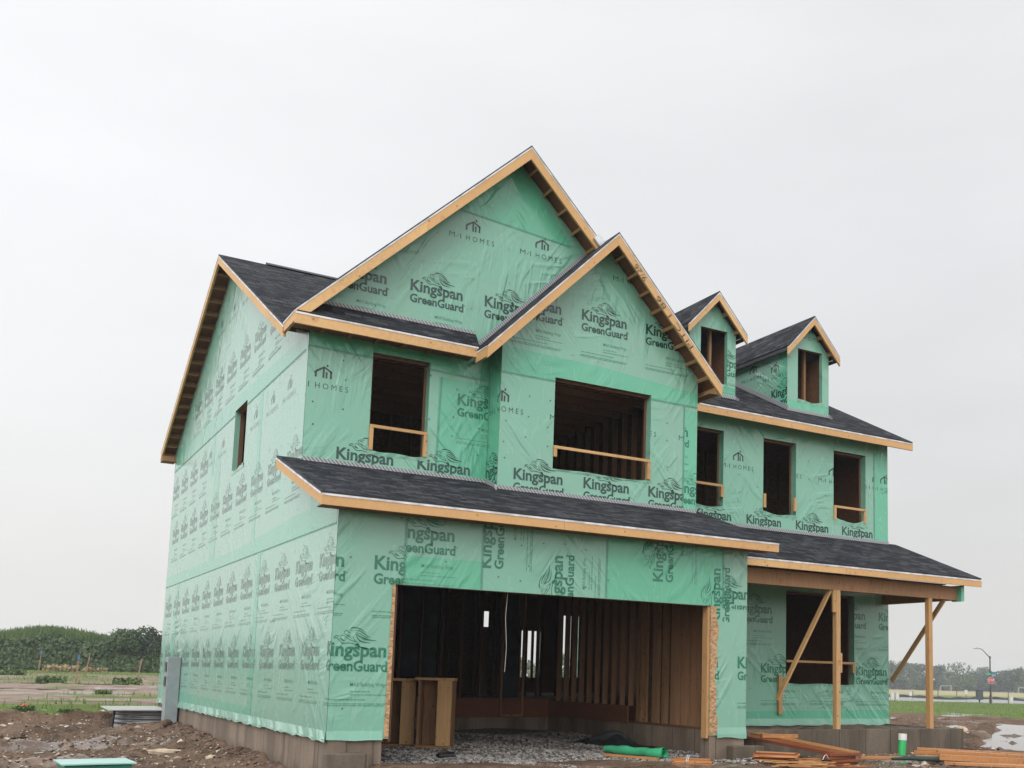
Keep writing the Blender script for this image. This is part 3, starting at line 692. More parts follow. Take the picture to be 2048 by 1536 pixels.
# porch roof
PR = lambda y: 2.87 + .392 * (y - .75)
po, n = roof('porch_roof', [(6.38, .75, PR(.75)), (12.62, .75, PR(.75)), (12.62, Ym + .12, PR(Ym + .12)), (XR + .01, Ym + .12, PR(Ym + .12)), (XR + .01, Ym - .001, PR(Ym)), (6.38, Ym - .001, PR(Ym))], H)
fascia(po, (6.38, .75, PR(.75)), (12.62, .75, PR(.75)), .135, (0, .04, 0)); fascia(po, (12.62, .79, PR(.79)), (12.62, Ym + .12, PR(Ym + .12)), .135, (-.04, 0, 0))
b = MB(); b.beam((6.7, Ym - .012, PR(Ym) + .035), (XR, Ym - .012, PR(Ym) + .035), .012, .06); b.build('flashing', 'flash', po)
b = MB(); b.box(6.375, 12.22, 1.0, 1.14, 2.44, 2.70); pb = b.build('porch_beam', 'rim', H); pb.data.materials[0] = MT['stud']
b = MB(); b.box(12.10, 12.24, 1.142, Ym, 2.44, 2.68); b.build('porch_beam', 'stud', H)
b = MB(); b.box(12.221, 12.30, .90, 1.139, 2.42, 2.72); tb = b.build('wrap_scrap', 'wrap2', pb)
b = MB(); b.box(XG + .004, XG + .16, .55, 1.0, 2.46, 2.78); 
b.build('wrap_scrap', 'wrap2', pb)
for i in range(14): bar('rafter', (6.75 + i * .41, .80, PR(.80) - .12), (6.75 + i * .41, Ym - .01, PR(Ym - .01) - .12), .04, .12, 'stud', po)
b = MB(); b.box(XG + .02, 12.09, 1.15, Ym - .005, 2.735, 2.75); b.build('soffit_board', 'osb_dark', po)
# porch posts and braces
for x in (9.18, 11.49):
    b = MB(); b.box(x - .045, x + .05, 1.0, 1.10, .021, 2.44); p = b.build('porch_post', 'pine', H, bevel=.004)
b = MB(); b.box(9.06, 9.13, 1.0, 1.04, 2.05, 2.44); b.build('post_cleat', 'pine', H)
b = MB(); b.box(9.232, 9.27, 1.0, 1.05, 1.0, 1.34); b.build('post_cleat', 'pine', H)
bar('brace', (9.04, 1.07, 2.44), (8.32, 1.62, .50), .04, .09, 'pine', H, (0, -1, 0))
b = MB(); b.box(9.33, 9.42, Ym - .06, Ym - .008, .20, .94); b.build('wall_cleat', 'pine', H)
bar('brace', (11.93, 1.07, 2.44), (12.29, 2.78, .88), .04, .09, 'pine', H)

# dormers
def dormer(cx, hz, zz):
    yf = 3.3; x0, x1 = cx - .56, cx + .56; ze = 7.62
    w = Wall('F', yf, [[(x0 + .004, MR(yf) - .02), (x1 - .004, MR(yf) - .02), (x1 - .004, ze), (cx, ze + .58), (x0 + .004, ze)]], [hz], .09)
    if zz: w.king(cx - .12, 6.92, 2); w.king(cx - .6, 6.30, 3, None, False, .0034, False)
    else: w.mi(cx - .4, 7.86)
    w.patch(x0, x1, MR(yf), 6.52); w.sill_flap(hz[0], hz[1], hz[2], .05, 5 + int(cx)); w.nails(x0 + .06, x1, 6.5, 7.9, .5, .45, 7, .2, .011, 3)
    dm = w.build('dormer', H)
    for face, c in (('L', x0), ('R', x1)):
        yb = 2.44 + (ze - 5.84) / S0; s = -1 if face == 'L' else 1
        q = Wall(face, c, [[(s * (yf + .001), MR(yf) - .03), (s * (yf + .001), ze), (s * yb, ze)]], (), .05)
        if face == 'L': q.mi(-yf - .78, 7.02); q.mi(-yf - 1.5, 7.16); q.patch(-yf - .28, -yf, 6.2, 7.7); q.king(-yf - .5, 6.63, 3)
        q.build('cheek_wall', dm)
    rz_, s1 = 8.33, 1.08; dl = lambda x: rz_ - s1 * abs(x - cx); yo = 3.10; e0, e1 = cx - .70, cx + .70
    yr = 2.44 + (rz_ - 5.84) / S0; ye = 2.44 + (dl(e0) - 5.84) / S0
    for sgn, e in ((-1, e0), (1, e1)):
        r_, n = roof('dormer_roof', [(cx + sgn * .0005, yo, rz_), (e, yo, dl(e)), (e, ye, dl(e)), (cx + sgn * .0005, yr, rz_)], dm, deck=False)
        f_ = MB(); f_.plumb((cx, yo, rz_ - .03), (e, yo, dl(e) - .03), .16, (0, .04, 0)); f_.build('fascia', 'fascia', dm)
        f_ = MB(); f_.plumb((cx, yo - .006, rz_ - .03), (e, yo - .006, dl(e) - .03), .03, (0, .004, 0)); f_.build('drip_edge', 'drip', dm)
        f_ = MB(); f_.plumb((e, yo + .04, dl(e) - .028), (e, ye, dl(e) - .028), .07, (-sgn * .03, 0, 0)); f_.build('fascia', 'shingle_edge', dm)
        k = MB(); k.add([(cx, yo + .04, rz_ - .05), (e, yo + .04, dl(e) - .05), (e, yf, dl(e) - .05), (cx, yf, rz_ - .05)], [(0, 1, 2, 3)]); k.build('soffit_board', 'osb_dark', dm)
        for t in (.35, .75):
            x = cx + (e - cx) * t; bar('lookout', (x, yo + .04, dl(x) - .13), (x, yf - .003, dl(x) - .13), .04, .09, 'stud', dm)
    m = MB(); m.beam((x0 - .02, yf - .012, MR(yf) + .03), (x1 + .02, yf - .012, MR(yf) + .03), .012, .06)
    m.beam((x0 - .012, yf - .03, MR(yf) + .05), (x0 - .012, ye + .9, MR(ye + .9) + .05), .012, .09); m.beam((x1 + .012, yf - .1, MR(yf - .1) + .02), (x1 + .012, ye, MR(ye) + .03), .012, .06)
    m.build('flashing', 'flash', dm)
    # rough opening lumber seen inside
    for x in (hz[0] + .03, cx + .02): box('stud', x, x + .05, yf + .5, yf + .56, 6.3, 7.9, 'stud', dm)
    box('stud', cx + .1, cx + .15, yf + .25, yf + .32, 6.3, 7.9, 'stud', dm)
    return dm
dormer(8.05, (7.76, 8.40, 6.52, 7.62), True); dormer(10.49, (10.21, 10.87, 6.53, 7.64), False)

# ---------------------------------------------------------------- openings: rough frames and guard rails
def opening(face, c, q, rail=None, cl=(1, 1), cz=None, name='window_opening', d=.16):
    x0, x1, z0, z1 = q; b = MB()
    t = .038
    def bb(u0, u1, a0, a1, y0, y1):
        if face == 'F': b.box(u0, u1, c + y0, c + y1, a0, a1)
        else: b.box(c + y0, c + y1, -u1, -u0, a0, a1)
    bb(x0 + .001, x0 + t, z0, z1 - t, .09, d); bb(x1 - t, x1 - .001, z0, z1 - t, .139, d); bb(x0 + .001, x1 - .001, z1 - t, z1 - .001, .09, d)
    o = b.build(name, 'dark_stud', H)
    if rail:
        b = MB(); 
        if face == 'F':
            b.box(x0 + .003, x1 - .003, c - .03, c + .008, rail, rail + .045); b.build('guard_rail', 'pine_x', o)
    for k, s in enumerate(cl):
        if s:
            zz = cz or (z0 + .04, (rail or z0 + .45) - .001); b = MB(); u = x0 + .003 if k == 0 else x1 - .058
            if s == 2: zz = (zz[1] - .13, zz[1])
            b.box(u, u + .055, c - .026, c + .03, zz[0], zz[1]); b.build('guard_cleat', 'pine', o)
opening('F', Yu, (.941, 1.831, 3.988, 5.489), 4.36, (1, 1)); opening('F', Yb, (3.735, 5.533, 4.024, 5.489), 4.35, (2, 1))
opening('F', Ym, WIN[0], 4.41, (0, 1), (4.22, 4.41)); opening('F', Ym, WIN[1], None, (1, 1), (4.13, 4.40)); opening('F', Ym, WIN[2], 4.32, (1, 1), (4.07, 4.32))
opening('F', Ym, PW, 1.19, (0, 1), (1.02, 1.19)); opening('L', 0, (-7.04, -6.02, 4.32, 5.5), None, (0, 0))
# garage opening jambs
b = MB(); b.box(.776, .812, .03, .24, -.03, 1.92); b.build('door_jamb', 'dark_stud', H)
b = MB(); b.box(5.64, 5.679, .02, .15, -.04, 1.92); b.build('door_jamb', 'pine', H)

# ---------------------------------------------------------------- inside
def studs_x(y, x0, x1, z0, z1, step=.41, mat='dark_stud', d=.09, w=.04, skip=()):
    n = int((x1 - x0) / step) + 1
    for i in range(n):
        if i in skip: continue
        x = x0 + i * step; box('stud', x, x + w, y, y + d, z0, z1, mat, FR)
def studs_y(x, y0, y1, z0, z1, step=.41, mat='dark_stud', d=.09, w=.04):
    n = int((y1 - y0) / step) + 1
    for i in range(n): y = y0 + i * step; box('stud', x, x + d, y, y + w, z0, z1, mat, FR)
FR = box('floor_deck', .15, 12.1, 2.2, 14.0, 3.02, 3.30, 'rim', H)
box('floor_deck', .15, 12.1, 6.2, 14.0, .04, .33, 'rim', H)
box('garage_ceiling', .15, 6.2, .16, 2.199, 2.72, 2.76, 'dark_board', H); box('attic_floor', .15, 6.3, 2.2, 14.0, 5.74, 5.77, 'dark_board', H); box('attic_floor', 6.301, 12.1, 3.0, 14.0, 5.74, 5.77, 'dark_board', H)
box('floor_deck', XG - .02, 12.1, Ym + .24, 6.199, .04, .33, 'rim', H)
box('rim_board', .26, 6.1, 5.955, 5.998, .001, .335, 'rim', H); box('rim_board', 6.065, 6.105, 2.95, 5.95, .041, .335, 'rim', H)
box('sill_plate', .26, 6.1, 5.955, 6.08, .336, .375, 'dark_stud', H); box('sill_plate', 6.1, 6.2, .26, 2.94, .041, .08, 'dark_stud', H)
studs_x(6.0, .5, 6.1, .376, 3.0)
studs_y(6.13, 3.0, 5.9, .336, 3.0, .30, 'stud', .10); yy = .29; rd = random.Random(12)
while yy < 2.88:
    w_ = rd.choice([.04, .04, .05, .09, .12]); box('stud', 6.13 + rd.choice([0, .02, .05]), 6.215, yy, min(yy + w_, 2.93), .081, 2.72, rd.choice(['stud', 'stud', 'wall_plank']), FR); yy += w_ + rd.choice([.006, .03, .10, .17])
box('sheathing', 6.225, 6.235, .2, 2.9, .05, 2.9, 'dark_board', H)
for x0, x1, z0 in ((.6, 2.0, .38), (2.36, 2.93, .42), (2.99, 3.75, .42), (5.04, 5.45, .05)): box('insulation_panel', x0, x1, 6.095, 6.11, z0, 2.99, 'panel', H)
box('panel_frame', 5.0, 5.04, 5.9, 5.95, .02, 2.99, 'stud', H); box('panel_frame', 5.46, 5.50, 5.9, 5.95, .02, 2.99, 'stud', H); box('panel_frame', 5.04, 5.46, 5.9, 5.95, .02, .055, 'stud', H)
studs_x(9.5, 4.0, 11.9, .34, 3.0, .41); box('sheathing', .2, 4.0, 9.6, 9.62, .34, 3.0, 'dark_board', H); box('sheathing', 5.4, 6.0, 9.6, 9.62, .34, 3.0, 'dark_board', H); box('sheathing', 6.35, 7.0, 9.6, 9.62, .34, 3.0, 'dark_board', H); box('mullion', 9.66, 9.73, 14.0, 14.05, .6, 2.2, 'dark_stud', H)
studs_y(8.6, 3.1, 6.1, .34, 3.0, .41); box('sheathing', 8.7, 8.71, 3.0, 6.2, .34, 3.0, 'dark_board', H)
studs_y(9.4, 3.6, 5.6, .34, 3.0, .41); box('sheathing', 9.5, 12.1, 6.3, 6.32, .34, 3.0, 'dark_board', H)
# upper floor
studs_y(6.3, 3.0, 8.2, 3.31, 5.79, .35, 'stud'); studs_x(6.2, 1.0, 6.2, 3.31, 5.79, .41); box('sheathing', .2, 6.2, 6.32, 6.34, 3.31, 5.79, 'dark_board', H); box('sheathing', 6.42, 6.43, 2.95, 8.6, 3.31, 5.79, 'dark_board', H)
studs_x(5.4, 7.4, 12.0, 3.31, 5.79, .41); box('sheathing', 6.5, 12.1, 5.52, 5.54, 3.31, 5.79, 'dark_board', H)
for i in range(9): box('joist', .2, 6.2, 2.3 + i * .45, 2.34 + i * .45, 5.62, 5.79, 'stud', H)
b = MB(); 
for p in [[(2.41, .18, 1.93), (2.40, .2, 1.6), (2.43, .2, 1.2), (2.42, .21, .86)]]: b.tube(p, .0035, 5)
b.build('hanging_cord', plain('white_cord', (.6, .6, .58)), H)

# ================================================================== TERRAIN
def vnoise(x, y, seed=0):
    xi = np.floor(x).astype(np.int64); yi = np.floor(y).astype(np.int64); fx = x - xi; fy = y - yi
    fx = fx * fx * (3 - 2 * fx); fy = fy * fy * (3 - 2 * fy)
    def h(a, b):
        n = (a * 374761393 + b * 668265263 + seed * 1442695041) & 0xffffffff
        n = ((n ^ (n >> 13)) * 1274126177) & 0xffffffff
        return ((n ^ (n >> 16)) & 0xffff) / 65535.0
    return (h(xi, yi) * (1 - fx) + h(xi + 1, yi) * fx) * (1 - fy) + (h(xi, yi + 1) * (1 - fx) + h(xi + 1, yi + 1) * fx) * fy
def fbm(x, y, o=4, seed=0):
    s = 0; a = .5
    for k in range(o): s = s + a * vnoise(x * 2 ** k, y * 2 ** k, seed + k); a *= .5
    return s
def sst(x, a, b): t = np.clip((x - a) / (b - a), 0, 1); return t * t * (3 - 2 * t)
def base_z(x, y):
    d = np.hypot(x - 6, y - 5)
    zr = np.interp(d, [0, 6, 9, 15, 40, 110, 600], [-.33, -.34, -.30, -.30, -.60, -1.15, -1.25])
    zl = np.interp(y, [-15, 0, 3, 12, 20, 45, 58, 500], [-.85, -.66, -.62, -.46, -.32, .05, .22, .25])
    zl = zl - .10 * sst(x, -2.5, -9) * (y < 30)
    wl = np.where(y < 14, 1 - sst(x, -.25, .65), 0); t = sst(y, 14, 28); wl = wl * (1 - t) + t * (1 - sst(x, 16, 42))
    z = zl * wl + zr * (1 - wl)
    ff = sst(-y, .2, 6) * (1 - wl); z = z - ff * .35
    return z
POND = [(12.6, 18.5, .9, 5.6)]
def pond_mask(x, y):
    u = (x - 12.9) / 3.9; v = y - (.56 + (x - 12.9) * .76)   # elongated away from the porch corner
    return sst(x, 12.75, 13.1) * (1 - sst(x, 22, 26)) * (1 - sst(np.abs(v), .38, .85))
PUD = [(-2.9, 7.2, .55, .9, -.3), (-2.2, 9.4, .35, .8, -.2), (-.55, 19.5, 2.6, .75, .0), (0, 34, 5, 1.6, .05), (1.5, 41, 6, 1.5, 0), (2, 55, 7.5, 2.2, 0), (33, 19.5, 4.5, 1.0, .5), (27.5, 15.6, 3.0, .8, .5), (22, 13, 2.2, .5, .55), (16.2, 9.0, 1.2, .35, .5), (-1.2, 12.5, .35, .7, 0), (21, 8.5, 2.5, .5, .5), (-3.6, 10.5, .5, .9, .2), (-1.6, 5.2, .3, .5, .3)]
def terrain(x, y):
    z = base_z(x, y); d = np.hypot(x - 6, y - 5)
    far = 1 - sst(d, 25, 60)
    mudL = (1 - sst(y, 15, 22)) * (1 - sst(x, -.2, .3)); mudR = sst(x, 12.2, 13.2) * (1 - sst(y, 12, 22)); front = (1 - sst(y, -.2, .6))
    rough = .02 + .11 * np.maximum(mudL, mudR * 1.3) + .02 * front
    n = (fbm(x * 1.3, y * 1.3, 5, 3) - .48) * 2.2; n2 = np.abs(fbm(x * 3.1, y * 3.1, 4, 9) - .48) * 3
    rut = np.sin((x * .35 + y * 1.0) * 1.9 + 2 * fbm(x * .3, y * .3, 2, 5)) * .25
    z = z + rough * (n * .8 + n2 * .7 + rut - .35) * (.25 + .75 * far)
    inside = (x > .1) & (x < 12.2) & (y > .25) & (y < 14); z = np.where(inside, -.55, z)
    z = z + .15 * sst(x, -1.0, -.1) * (x < .03) * ((y > 1) & (y < 14.4)) * (.4 + fbm(x * 2, y * .9, 3, 40))
    z = z - .12 * pond_mask(x, y)
    for (cx, cy, a, b_, rz) in PUD:
        dx, dy = x - cx, y - cy; u_ = (dx * math.cos(rz) + dy * math.sin(rz)) / a; v_ = (-dx * math.sin(rz) + dy * math.cos(rz)) / b_
        m = 1 - sst(u_ * u_ + v_ * v_ + (n - .0) * .55, .45, 1.25); zc = float(base_z(np.array([float(cx)]), np.array([float(cy)]))[0]) - .03
        z = z * (1 - m) + (zc - .05 + .05 * n2 + .02 * n) * m
    # spoil bank far left
    bank = sst(y, 68, 76) * (1 - sst(y, 95, 120)) * (1 - sst(x, 20, 60)) * sst(x, -60, -30) * (.62 + .42 * np.exp(-((x - 1.2) / 3.6) ** 2))
    z = z + 2.0 * bank * (.75 + .5 * fbm(x * .08, y * .08, 2, 12))
    return z
def tz(x, y): return float(terrain(np.array([float(x)]), np.array([float(y)]))[0])
def axis(lo, hi, step, far, grow=1.16):
    a = list(np.arange(lo, hi + 1e-6, step)); s = step; v = hi
    while v < far: s *= grow; v += s; a.append(v)
    s = step; v = lo; pre = []
    while v > -far: s *= grow; v -= s; pre.append(v)
    return np.array(pre[::-1] + a)
ax = axis(-5, 20, .085, 900); ay = axis(-3, 24, .095, 900, 1.12)
GXX, GYY = np.meshgrid(ax, ay); Z = terrain(GXX, GYY)
nx_, ny_ = len(ax), len(ay)
me = bpy.data.meshes.new('ground'); co = np.stack([GXX, GYY, Z], -1).reshape(-1, 3)
i = np.arange((ny_ - 1) * (nx_ - 1)); r_, c_ = i // (nx_ - 1), i % (nx_ - 1); q = r_ * nx_ + c_
F = np.stack([q, q + 1, q + 1 + nx_, q + nx_], 1)
me.vertices.add(len(co)); me.vertices.foreach_set('co', co.ravel()); me.loops.add(F.size); me.loops.foreach_set('vertex_index', F.ravel())
me.polygons.add(len(F)); me.polygons.foreach_set('loop_start', np.arange(0, F.size, 4)); me.polygons.foreach_set('use_smooth', np.ones(len(F), bool)); me.update(); me.validate()
X, Y = GXX, GYY; d = np.hypot(X - 6, Y - 5)
def grass_mask(X, Y):
    d = np.hypot(X - 6, Y - 5); n = fbm(X * .22, Y * .5, 4, 21)
    left = (X < 25) & (Y > 14); right = ~left
    gl_ = np.maximum(sst(n + .10 * np.exp(-((Y - 20) / 3.5) ** 2) + .3 * np.exp(-((Y - 62) / 5) ** 2) - .10 * np.exp(-((Y - 34) / 9) ** 2), .50, .58), sst(Y, 60, 68))
    dd = X * .55 + Y * .83
    gr = sst(d + 14 * (n - .5), 27, 31) * (1 - .85 * sst(d, 180, 210))
    return np.where(left, gl_, gr) * (1 - .0 * d)
gm = grass_mask(X, Y); gm = np.where((X > .0) & (X < 13) & (Y < 14), 0, gm)
wet = sst(fbm(X * .35, Y * 1.1, 3, 33), .52, .61) * (d < 90); wet = np.maximum(wet, pond_mask(X, Y) * .8)
field = sst(d, 175, 200) * (1 - sst(d, 330, 350)) * (X > 30)
at = me.color_attributes.new('cover', 'FLOAT_COLOR', 'POINT')
gm = gm * 1.0
cd = np.stack([gm, wet, field, np.ones_like(gm)], -1).reshape(-1, 4).astype(np.float32); at.data.foreach_set('color', cd.ravel())
M = Mat('ground_cover', (.1, .07, .05), .85, .22)
ca = M.n.new('ShaderNodeVertexColor'); ca.layer_name = 'cover'; sp = M.n.new('ShaderNodeSeparateColor'); M.l.new(ca.outputs[0], sp.inputs[0])
n1 = M.noise(M.co, 1.2, 5, .6); n2 = M.noise(M.co, 9, 4, .65); n3 = M.noise(M.co, 45, 3, .6)
mud = M.mix(M.rng(n1, .35, .65), (.10, .060, .038), (.185, .12, .082)); mud = M.mix(M.rng(n2, .42, .66, 0, .6), mud, (.055, .033, .022))
mud = M.mix(M.rng(n3, .6, .72, 0, .5), mud, (.26, .19, .135))
peb = M.rng(M.vor(M.co, 17), .08, .2, .65, 0); mud = M.mix(M.math('MULTIPLY', peb, M.rng(M.noise(M.co, 3, 2), .5, .6)), mud, (.42, .33, .26))
gn = M.noise(M.co, .5, 4, .7); gn2 = M.noise(M.map((1, 1, 1)), 7, 3, .7)
s4 = M.n.new('ShaderNodeSeparateXYZ'); M.l.new(M.co, s4.inputs[0]); gv = M.math('MULTIPLY', M.math('MULTIPLY', M.rng(s4.outputs[1], 17, 25), M.rng(s4.outputs[0], 22, 12)), M.rng(n1, .3, .6, .35, .95)); mud = M.mix(gv, mud, (.26, .20, .16))
gra = M.mix(M.rng(gn, .35, .65), (.085, .14, .025), (.13, .17, .04)); gra = M.mix(M.rng(gn2, .4, .7, 0, .7), gra, (.06, .095, .02))
gra = M.mix(M.rng(M.noise(M.co, .18, 3), .52, .7, 0, .4), gra, (.17, .14, .06))
col = M.mix(sp.outputs[0], mud, gra); col = M.mix(sp.outputs[2], col, (.30, .27, .14)); M.color(col)
wetf = M.math('MULTIPLY', sp.outputs[1], M.math('SUBTRACT', 1.0, sp.outputs[0]))
M.rough(M.rng(wetf, .25, .95, .88, .14)); h = M.math('ADD', M.math('MULTIPLY', n2, 1.2), M.math('MULTIPLY', n3, .5))
M.bump(M.math('MULTIPLY', h, M.rng(wetf, .3, .9, 1, .04)), .8, .05)
me.materials.append(M.m); ground = bpy.data.objects.new('ground', me); COL.objects.link(ground); tag(ground, kind='structure')

# water
MW = Mat('muddy_water', (.10, .075, .055), .035, .5); MW.p.inputs['IOR'].default_value = 1.33
MW.bump(MW.noise(MW.co, 5, 2), .04, .01); MT['water'] = MW.m
def sheet(name, pts, mat, kind='structure', z=None):
    b = MB(); b.add([(p[0], p[1], p[2] if len(p) > 2 else z) for p in pts], [tuple(range(len(pts)))]); o = b.build(name, mat); tag(o, kind=kind); return o
pz = float(np.median(base_z(np.array([14., 16.]), np.array([2., 3.5]))))
sheet('puddle', [(12.8, .2), (16, .4), (24, 5.5), (24, 10), (19, 9), (12.8, 2.6)], 'water', z=pz - .055)
def blob(cx, cy, a, b, rz, n=28, seed=0):
    rd = random.Random(seed); ph = [rd.uniform(0, 6.28) for _ in range(4)]; P = []
    for k in range(n):
        t = 2 * math.pi * k / n; r = 1 + .22 * math.sin(2 * t + ph[0]) + .16 * math.sin(3 * t + ph[1]) + .10 * math.sin(5 * t + ph[2]) + .08 * math.sin(9 * t + ph[3])
        x, y = a * r * math.cos(t), b * r * math.sin(t); P.append((cx + x * math.cos(rz) - y * math.sin(rz), cy + x * math.sin(rz) + y * math.cos(rz)))
    return P
for k, (cx, cy, a, b_, rz) in enumerate(PUD):
    P = blob(cx, cy, a * 1.15, b_ * 1.15, rz, seed=k); zc = float(base_z(np.array([float(cx)]), np.array([float(cy)]))[0]) - .03; sheet('puddle', P, 'water', z=zc - .012)
# road beyond the lawn
MR_ = Mat('wet_asphalt', (.16, .16, .165), .22, .6); MR_.bump(MR_.noise(MR_.co, 3, 3), .05, .02); MT['road'] = MR_.m
near = [(60, 112), (84, 86), (91.8, 66.6), (96, 53), (103, 34), (112, 8)]; farr = [(86, 128), (106, 108), (120, 96), (127, 84), (136, 62), (150, 30)]
b = MB()
for k in range(5): b.add([(*near[k], -1.135), (*near[k + 1], -1.135), (*farr[k + 1], -1.15), (*farr[k], -1.15)], [(0, 1, 2, 3)])
tag(b.build('road', 'road'), kind='structure')

# gravel bed inside and in front of the garage
MG = Mat('crushed_stone', (.25, .24, .23), .85, .3); v_ = MG.vor(MG.co, 30, 'F1', 'Color'); sp = MG.n.new('ShaderNodeSeparateColor'); MG.l.new(v_, sp.inputs[0])
MG.color(MG.mix(sp.outputs[0], (.09, .082, .075), (.25, .23, .21))); MG.bump(MG.vor(MG.co, 30), 1, .03); MT['gravel'] = MG.m
def grav_z(x, y): return -.375 + .16 * max(0, min(1, y / 6)) + .02 * math.sin(x * 3 + y * 2) + .05 * max(0, min(1, (x - 4.8) / 1)) * max(0, 1 - abs(y - .3))
b = MB(); nx, ny = 36, 50
xs = [.72 + (6.06 - .72) * i / nx for i in range(nx + 1)]; ys = [-1.0 + 6.95 * j / ny for j in range(ny + 1)]
b.add([(x, y, grav_z(x, y) - .01 - (.12 if y < -.8 else 0)) for y in ys for x in xs], [(j * (nx + 1) + i, j * (nx + 1) + i + 1, (j + 1) * (nx + 1) + i + 1, (j + 1) * (nx + 1) + i) for j in range(ny) for i in range(nx)])
tag(b.build('gravel_bed', 'gravel', smooth=True), kind='structure')
def stones(name, n, posf, smin, smax, mat, flat=.7):
    V = []; Fc = []; base = np.array([[1, 0, 0], [-1, 0, 0], [0, 1, 0], [0, -1, 0], [0, 0, 1], [0, 0, -1], [.6, .6, .6], [-.6, .6, -.5], [.6, -.6, -.5], [-.6, -.6, .6]])
    bm = bmesh.new(); [bm.verts.new(p) for p in base]; bmesh.ops.convex_hull(bm, input=bm.verts); bm.verts.ensure_lookup_table(); bm.verts.index_update()
    tri = np.array([[v.index for v in f.verts] for f in bm.faces]); bv = np.array([v.co[:] for v in bm.verts]); bm.free()
    for k in range(n):
        x, y, z, sc = posf(k); s = rng.uniform(smin, smax) * sc; ang = rng.uniform(0, 6.28); c, s_ = math.cos(ang), math.sin(ang)
        p = bv * (1 + rng.uniform(-.25, .25, bv.shape)) * np.array([s, s * rng.uniform(.6, 1), s * flat * rng.uniform(.6, 1)])
        p = np.stack([p[:, 0] * c - p[:, 1] * s_, p[:, 0] * s_ + p[:, 1] * c, p[:, 2]], 1) + np.array([x, y, z + s * flat * .3])
        V.append(p); Fc.append(tri + k * len(bv))
    V = np.concatenate(V); Fc = np.concatenate(Fc); me = bpy.data.meshes.new(name); me.from_pydata(V.tolist(), [], Fc.tolist())
    me.materials.append(MT[mat]); o = bpy.data.objects.new(name, me); COL.objects.link(o); return o
def stone_mat(name, a, bcol, sc=14):
    M = Mat(name, a, .75, .35); oi = M.vor(M.co, sc, 'F1', 'Color'); sp = M.n.new('ShaderNodeSeparateColor'); M.l.new(oi, sp.inputs[0]); M.color(M.mix(sp.outputs[0], a, bcol)); return M.m
MT['stone_grey'] = stone_mat('grey_stone', (.11, .10, .092), (.33, .305, .28)); MT['stone_tan'] = stone_mat('tan_stone', (.22, .16, .115), (.52, .42, .34))
MT['clod'] = stone_mat('mud_clod', (.075, .045, .03), (.16, .11, .08), 6)
def gp(k):
    y = -.75 + 5.6 * (rng.random() ** 1.5); x = rng.uniform(.8, 6.0)
    if y < .25 and x > 5.6 and rng.random() < .8: x = rng.uniform(5.6, 6.9); y = rng.uniform(-.9, -.18); return x, y, tz(x, y) + .01, 1.1
    if y < -.18 and rng.random() < .45: y = rng.uniform(0, 2)
    return x, y, grav_z(x, y), 1
tag(stones('gravel', 11000, gp, .012, .034, 'stone_grey'), 'loose grey crushed stone covering the garage floor', kind='stuff')
pts = []
while len(pts) < 2600:
    x, y = rng.uniform(-5, -.05), rng.uniform(1.2, 16); pts.append((x, y))
while len(pts) < 3600: pts.append((rng.uniform(6.5, 18), rng.uniform(-4, 1.0)))
while len(pts) < 4300: pts.append((rng.uniform(12.6, 24), rng.uniform(1, 12)))
A = np.array(pts); ZZ = terrain(A[:, 0], A[:, 1])
tag(stones('pebbles', len(pts), lambda k: (A[k, 0], A[k, 1], ZZ[k] - .004, 1 + (rng.random() < .06) * 1.8), .008, .03, 'stone_tan', .6), 'pale pebbles scattered over the churned mud', kind='stuff')
pts = [(rng.uniform(-5, -.05), rng.uniform(1.2, 15)) for _ in range(3500)] + [(rng.uniform(12.6, 26), rng.uniform(1, 13)) for _ in range(1300)] + [(rng.uniform(6.6, 13), rng.uniform(-4, .95)) for _ in range(900)] + [(-abs(rng.normal(0, .22)) - .03, rng.uniform(2, 12)) for _ in range(500)]
A2 = np.array(pts); Z2 = terrain(A2[:, 0], A2[:, 1])
tag(stones('mud_clods', len(pts), lambda k: (A2[k, 0], A2[k, 1], Z2[k] - .008, 1 + 1.2 * rng.random() ** 6), .010, .034, 'clod', .7), 'lumps of churned brown mud', kind='stuff')
PF = PORCHFILL.build('dirt_fill', 'stone_tan', None); PF.data.materials[0] = MT['clod']; tag(PF, 'brown dirt fill inside the porch foundation', 'dirt fill')
# single stones one can point to
def rock(loc, s, label, group=None, mat='stone_tan', seed=0, name='rock', cat='rock'):
    rd = random.Random(seed); bm = bmesh.new(); bmesh.ops.create_icosphere(bm, subdivisions=3, radius=1)
    for v in bm.verts:
        n = v.co.normalized(); k = 1 + .16 * math.sin(3 * n.x + seed) * math.cos(4 * n.y + seed) + .10 * math.sin(7 * n.z + 5 * n.x + seed) + rd.uniform(-.02, .02); v.co = Vector((n.x * s[0], n.y * s[1], n.z * s[2])) * k
    me = bpy.data.meshes.new(name); bm.to_mesh(me); bm.free(); me.materials.append(MT[mat]); me.polygons.foreach_set('use_smooth', [True] * len(me.polygons))
    o = bpy.data.objects.new(name, me); COL.objects.link(o); o.location = loc; tag(o, label, cat, group); return o
MT['rock_pale'] = plain('pale_rock', (.48, .38, .28), .8, .3, 0, .3, 5)
rock((16.6, 4.75, tz(16.6, 4.75) + .05), (.24, .15, .12), 'large pale tan rock at the edge of the puddle', None, 'rock_pale', 2)
rock((17.0, 4.62, tz(17, 4.62) + .01), (.12, .09, .05), 'small tan rock touching the right side of the large pale rock', None, 'rock_pale', 5)
rock((-.35, 10.1, tz(-.35, 10.1) + .07), (.11, .09, .08), 'round brown stone against the foundation in front of the meter box', None, 'clod', 3)
rock((-.95, 6.1, tz(-.95, 6.1) + .04), (.30, .10, .05), 'long flat stone lying on the mud slope by the foundation', None, 'rock_pale', 8)
rock((-.45, 4.6, tz(-.45, 4.6) + .03), (.09, .07, .05), 'rounded pale stone low on the mud slope near the house corner', None, 'rock_pale', 9)
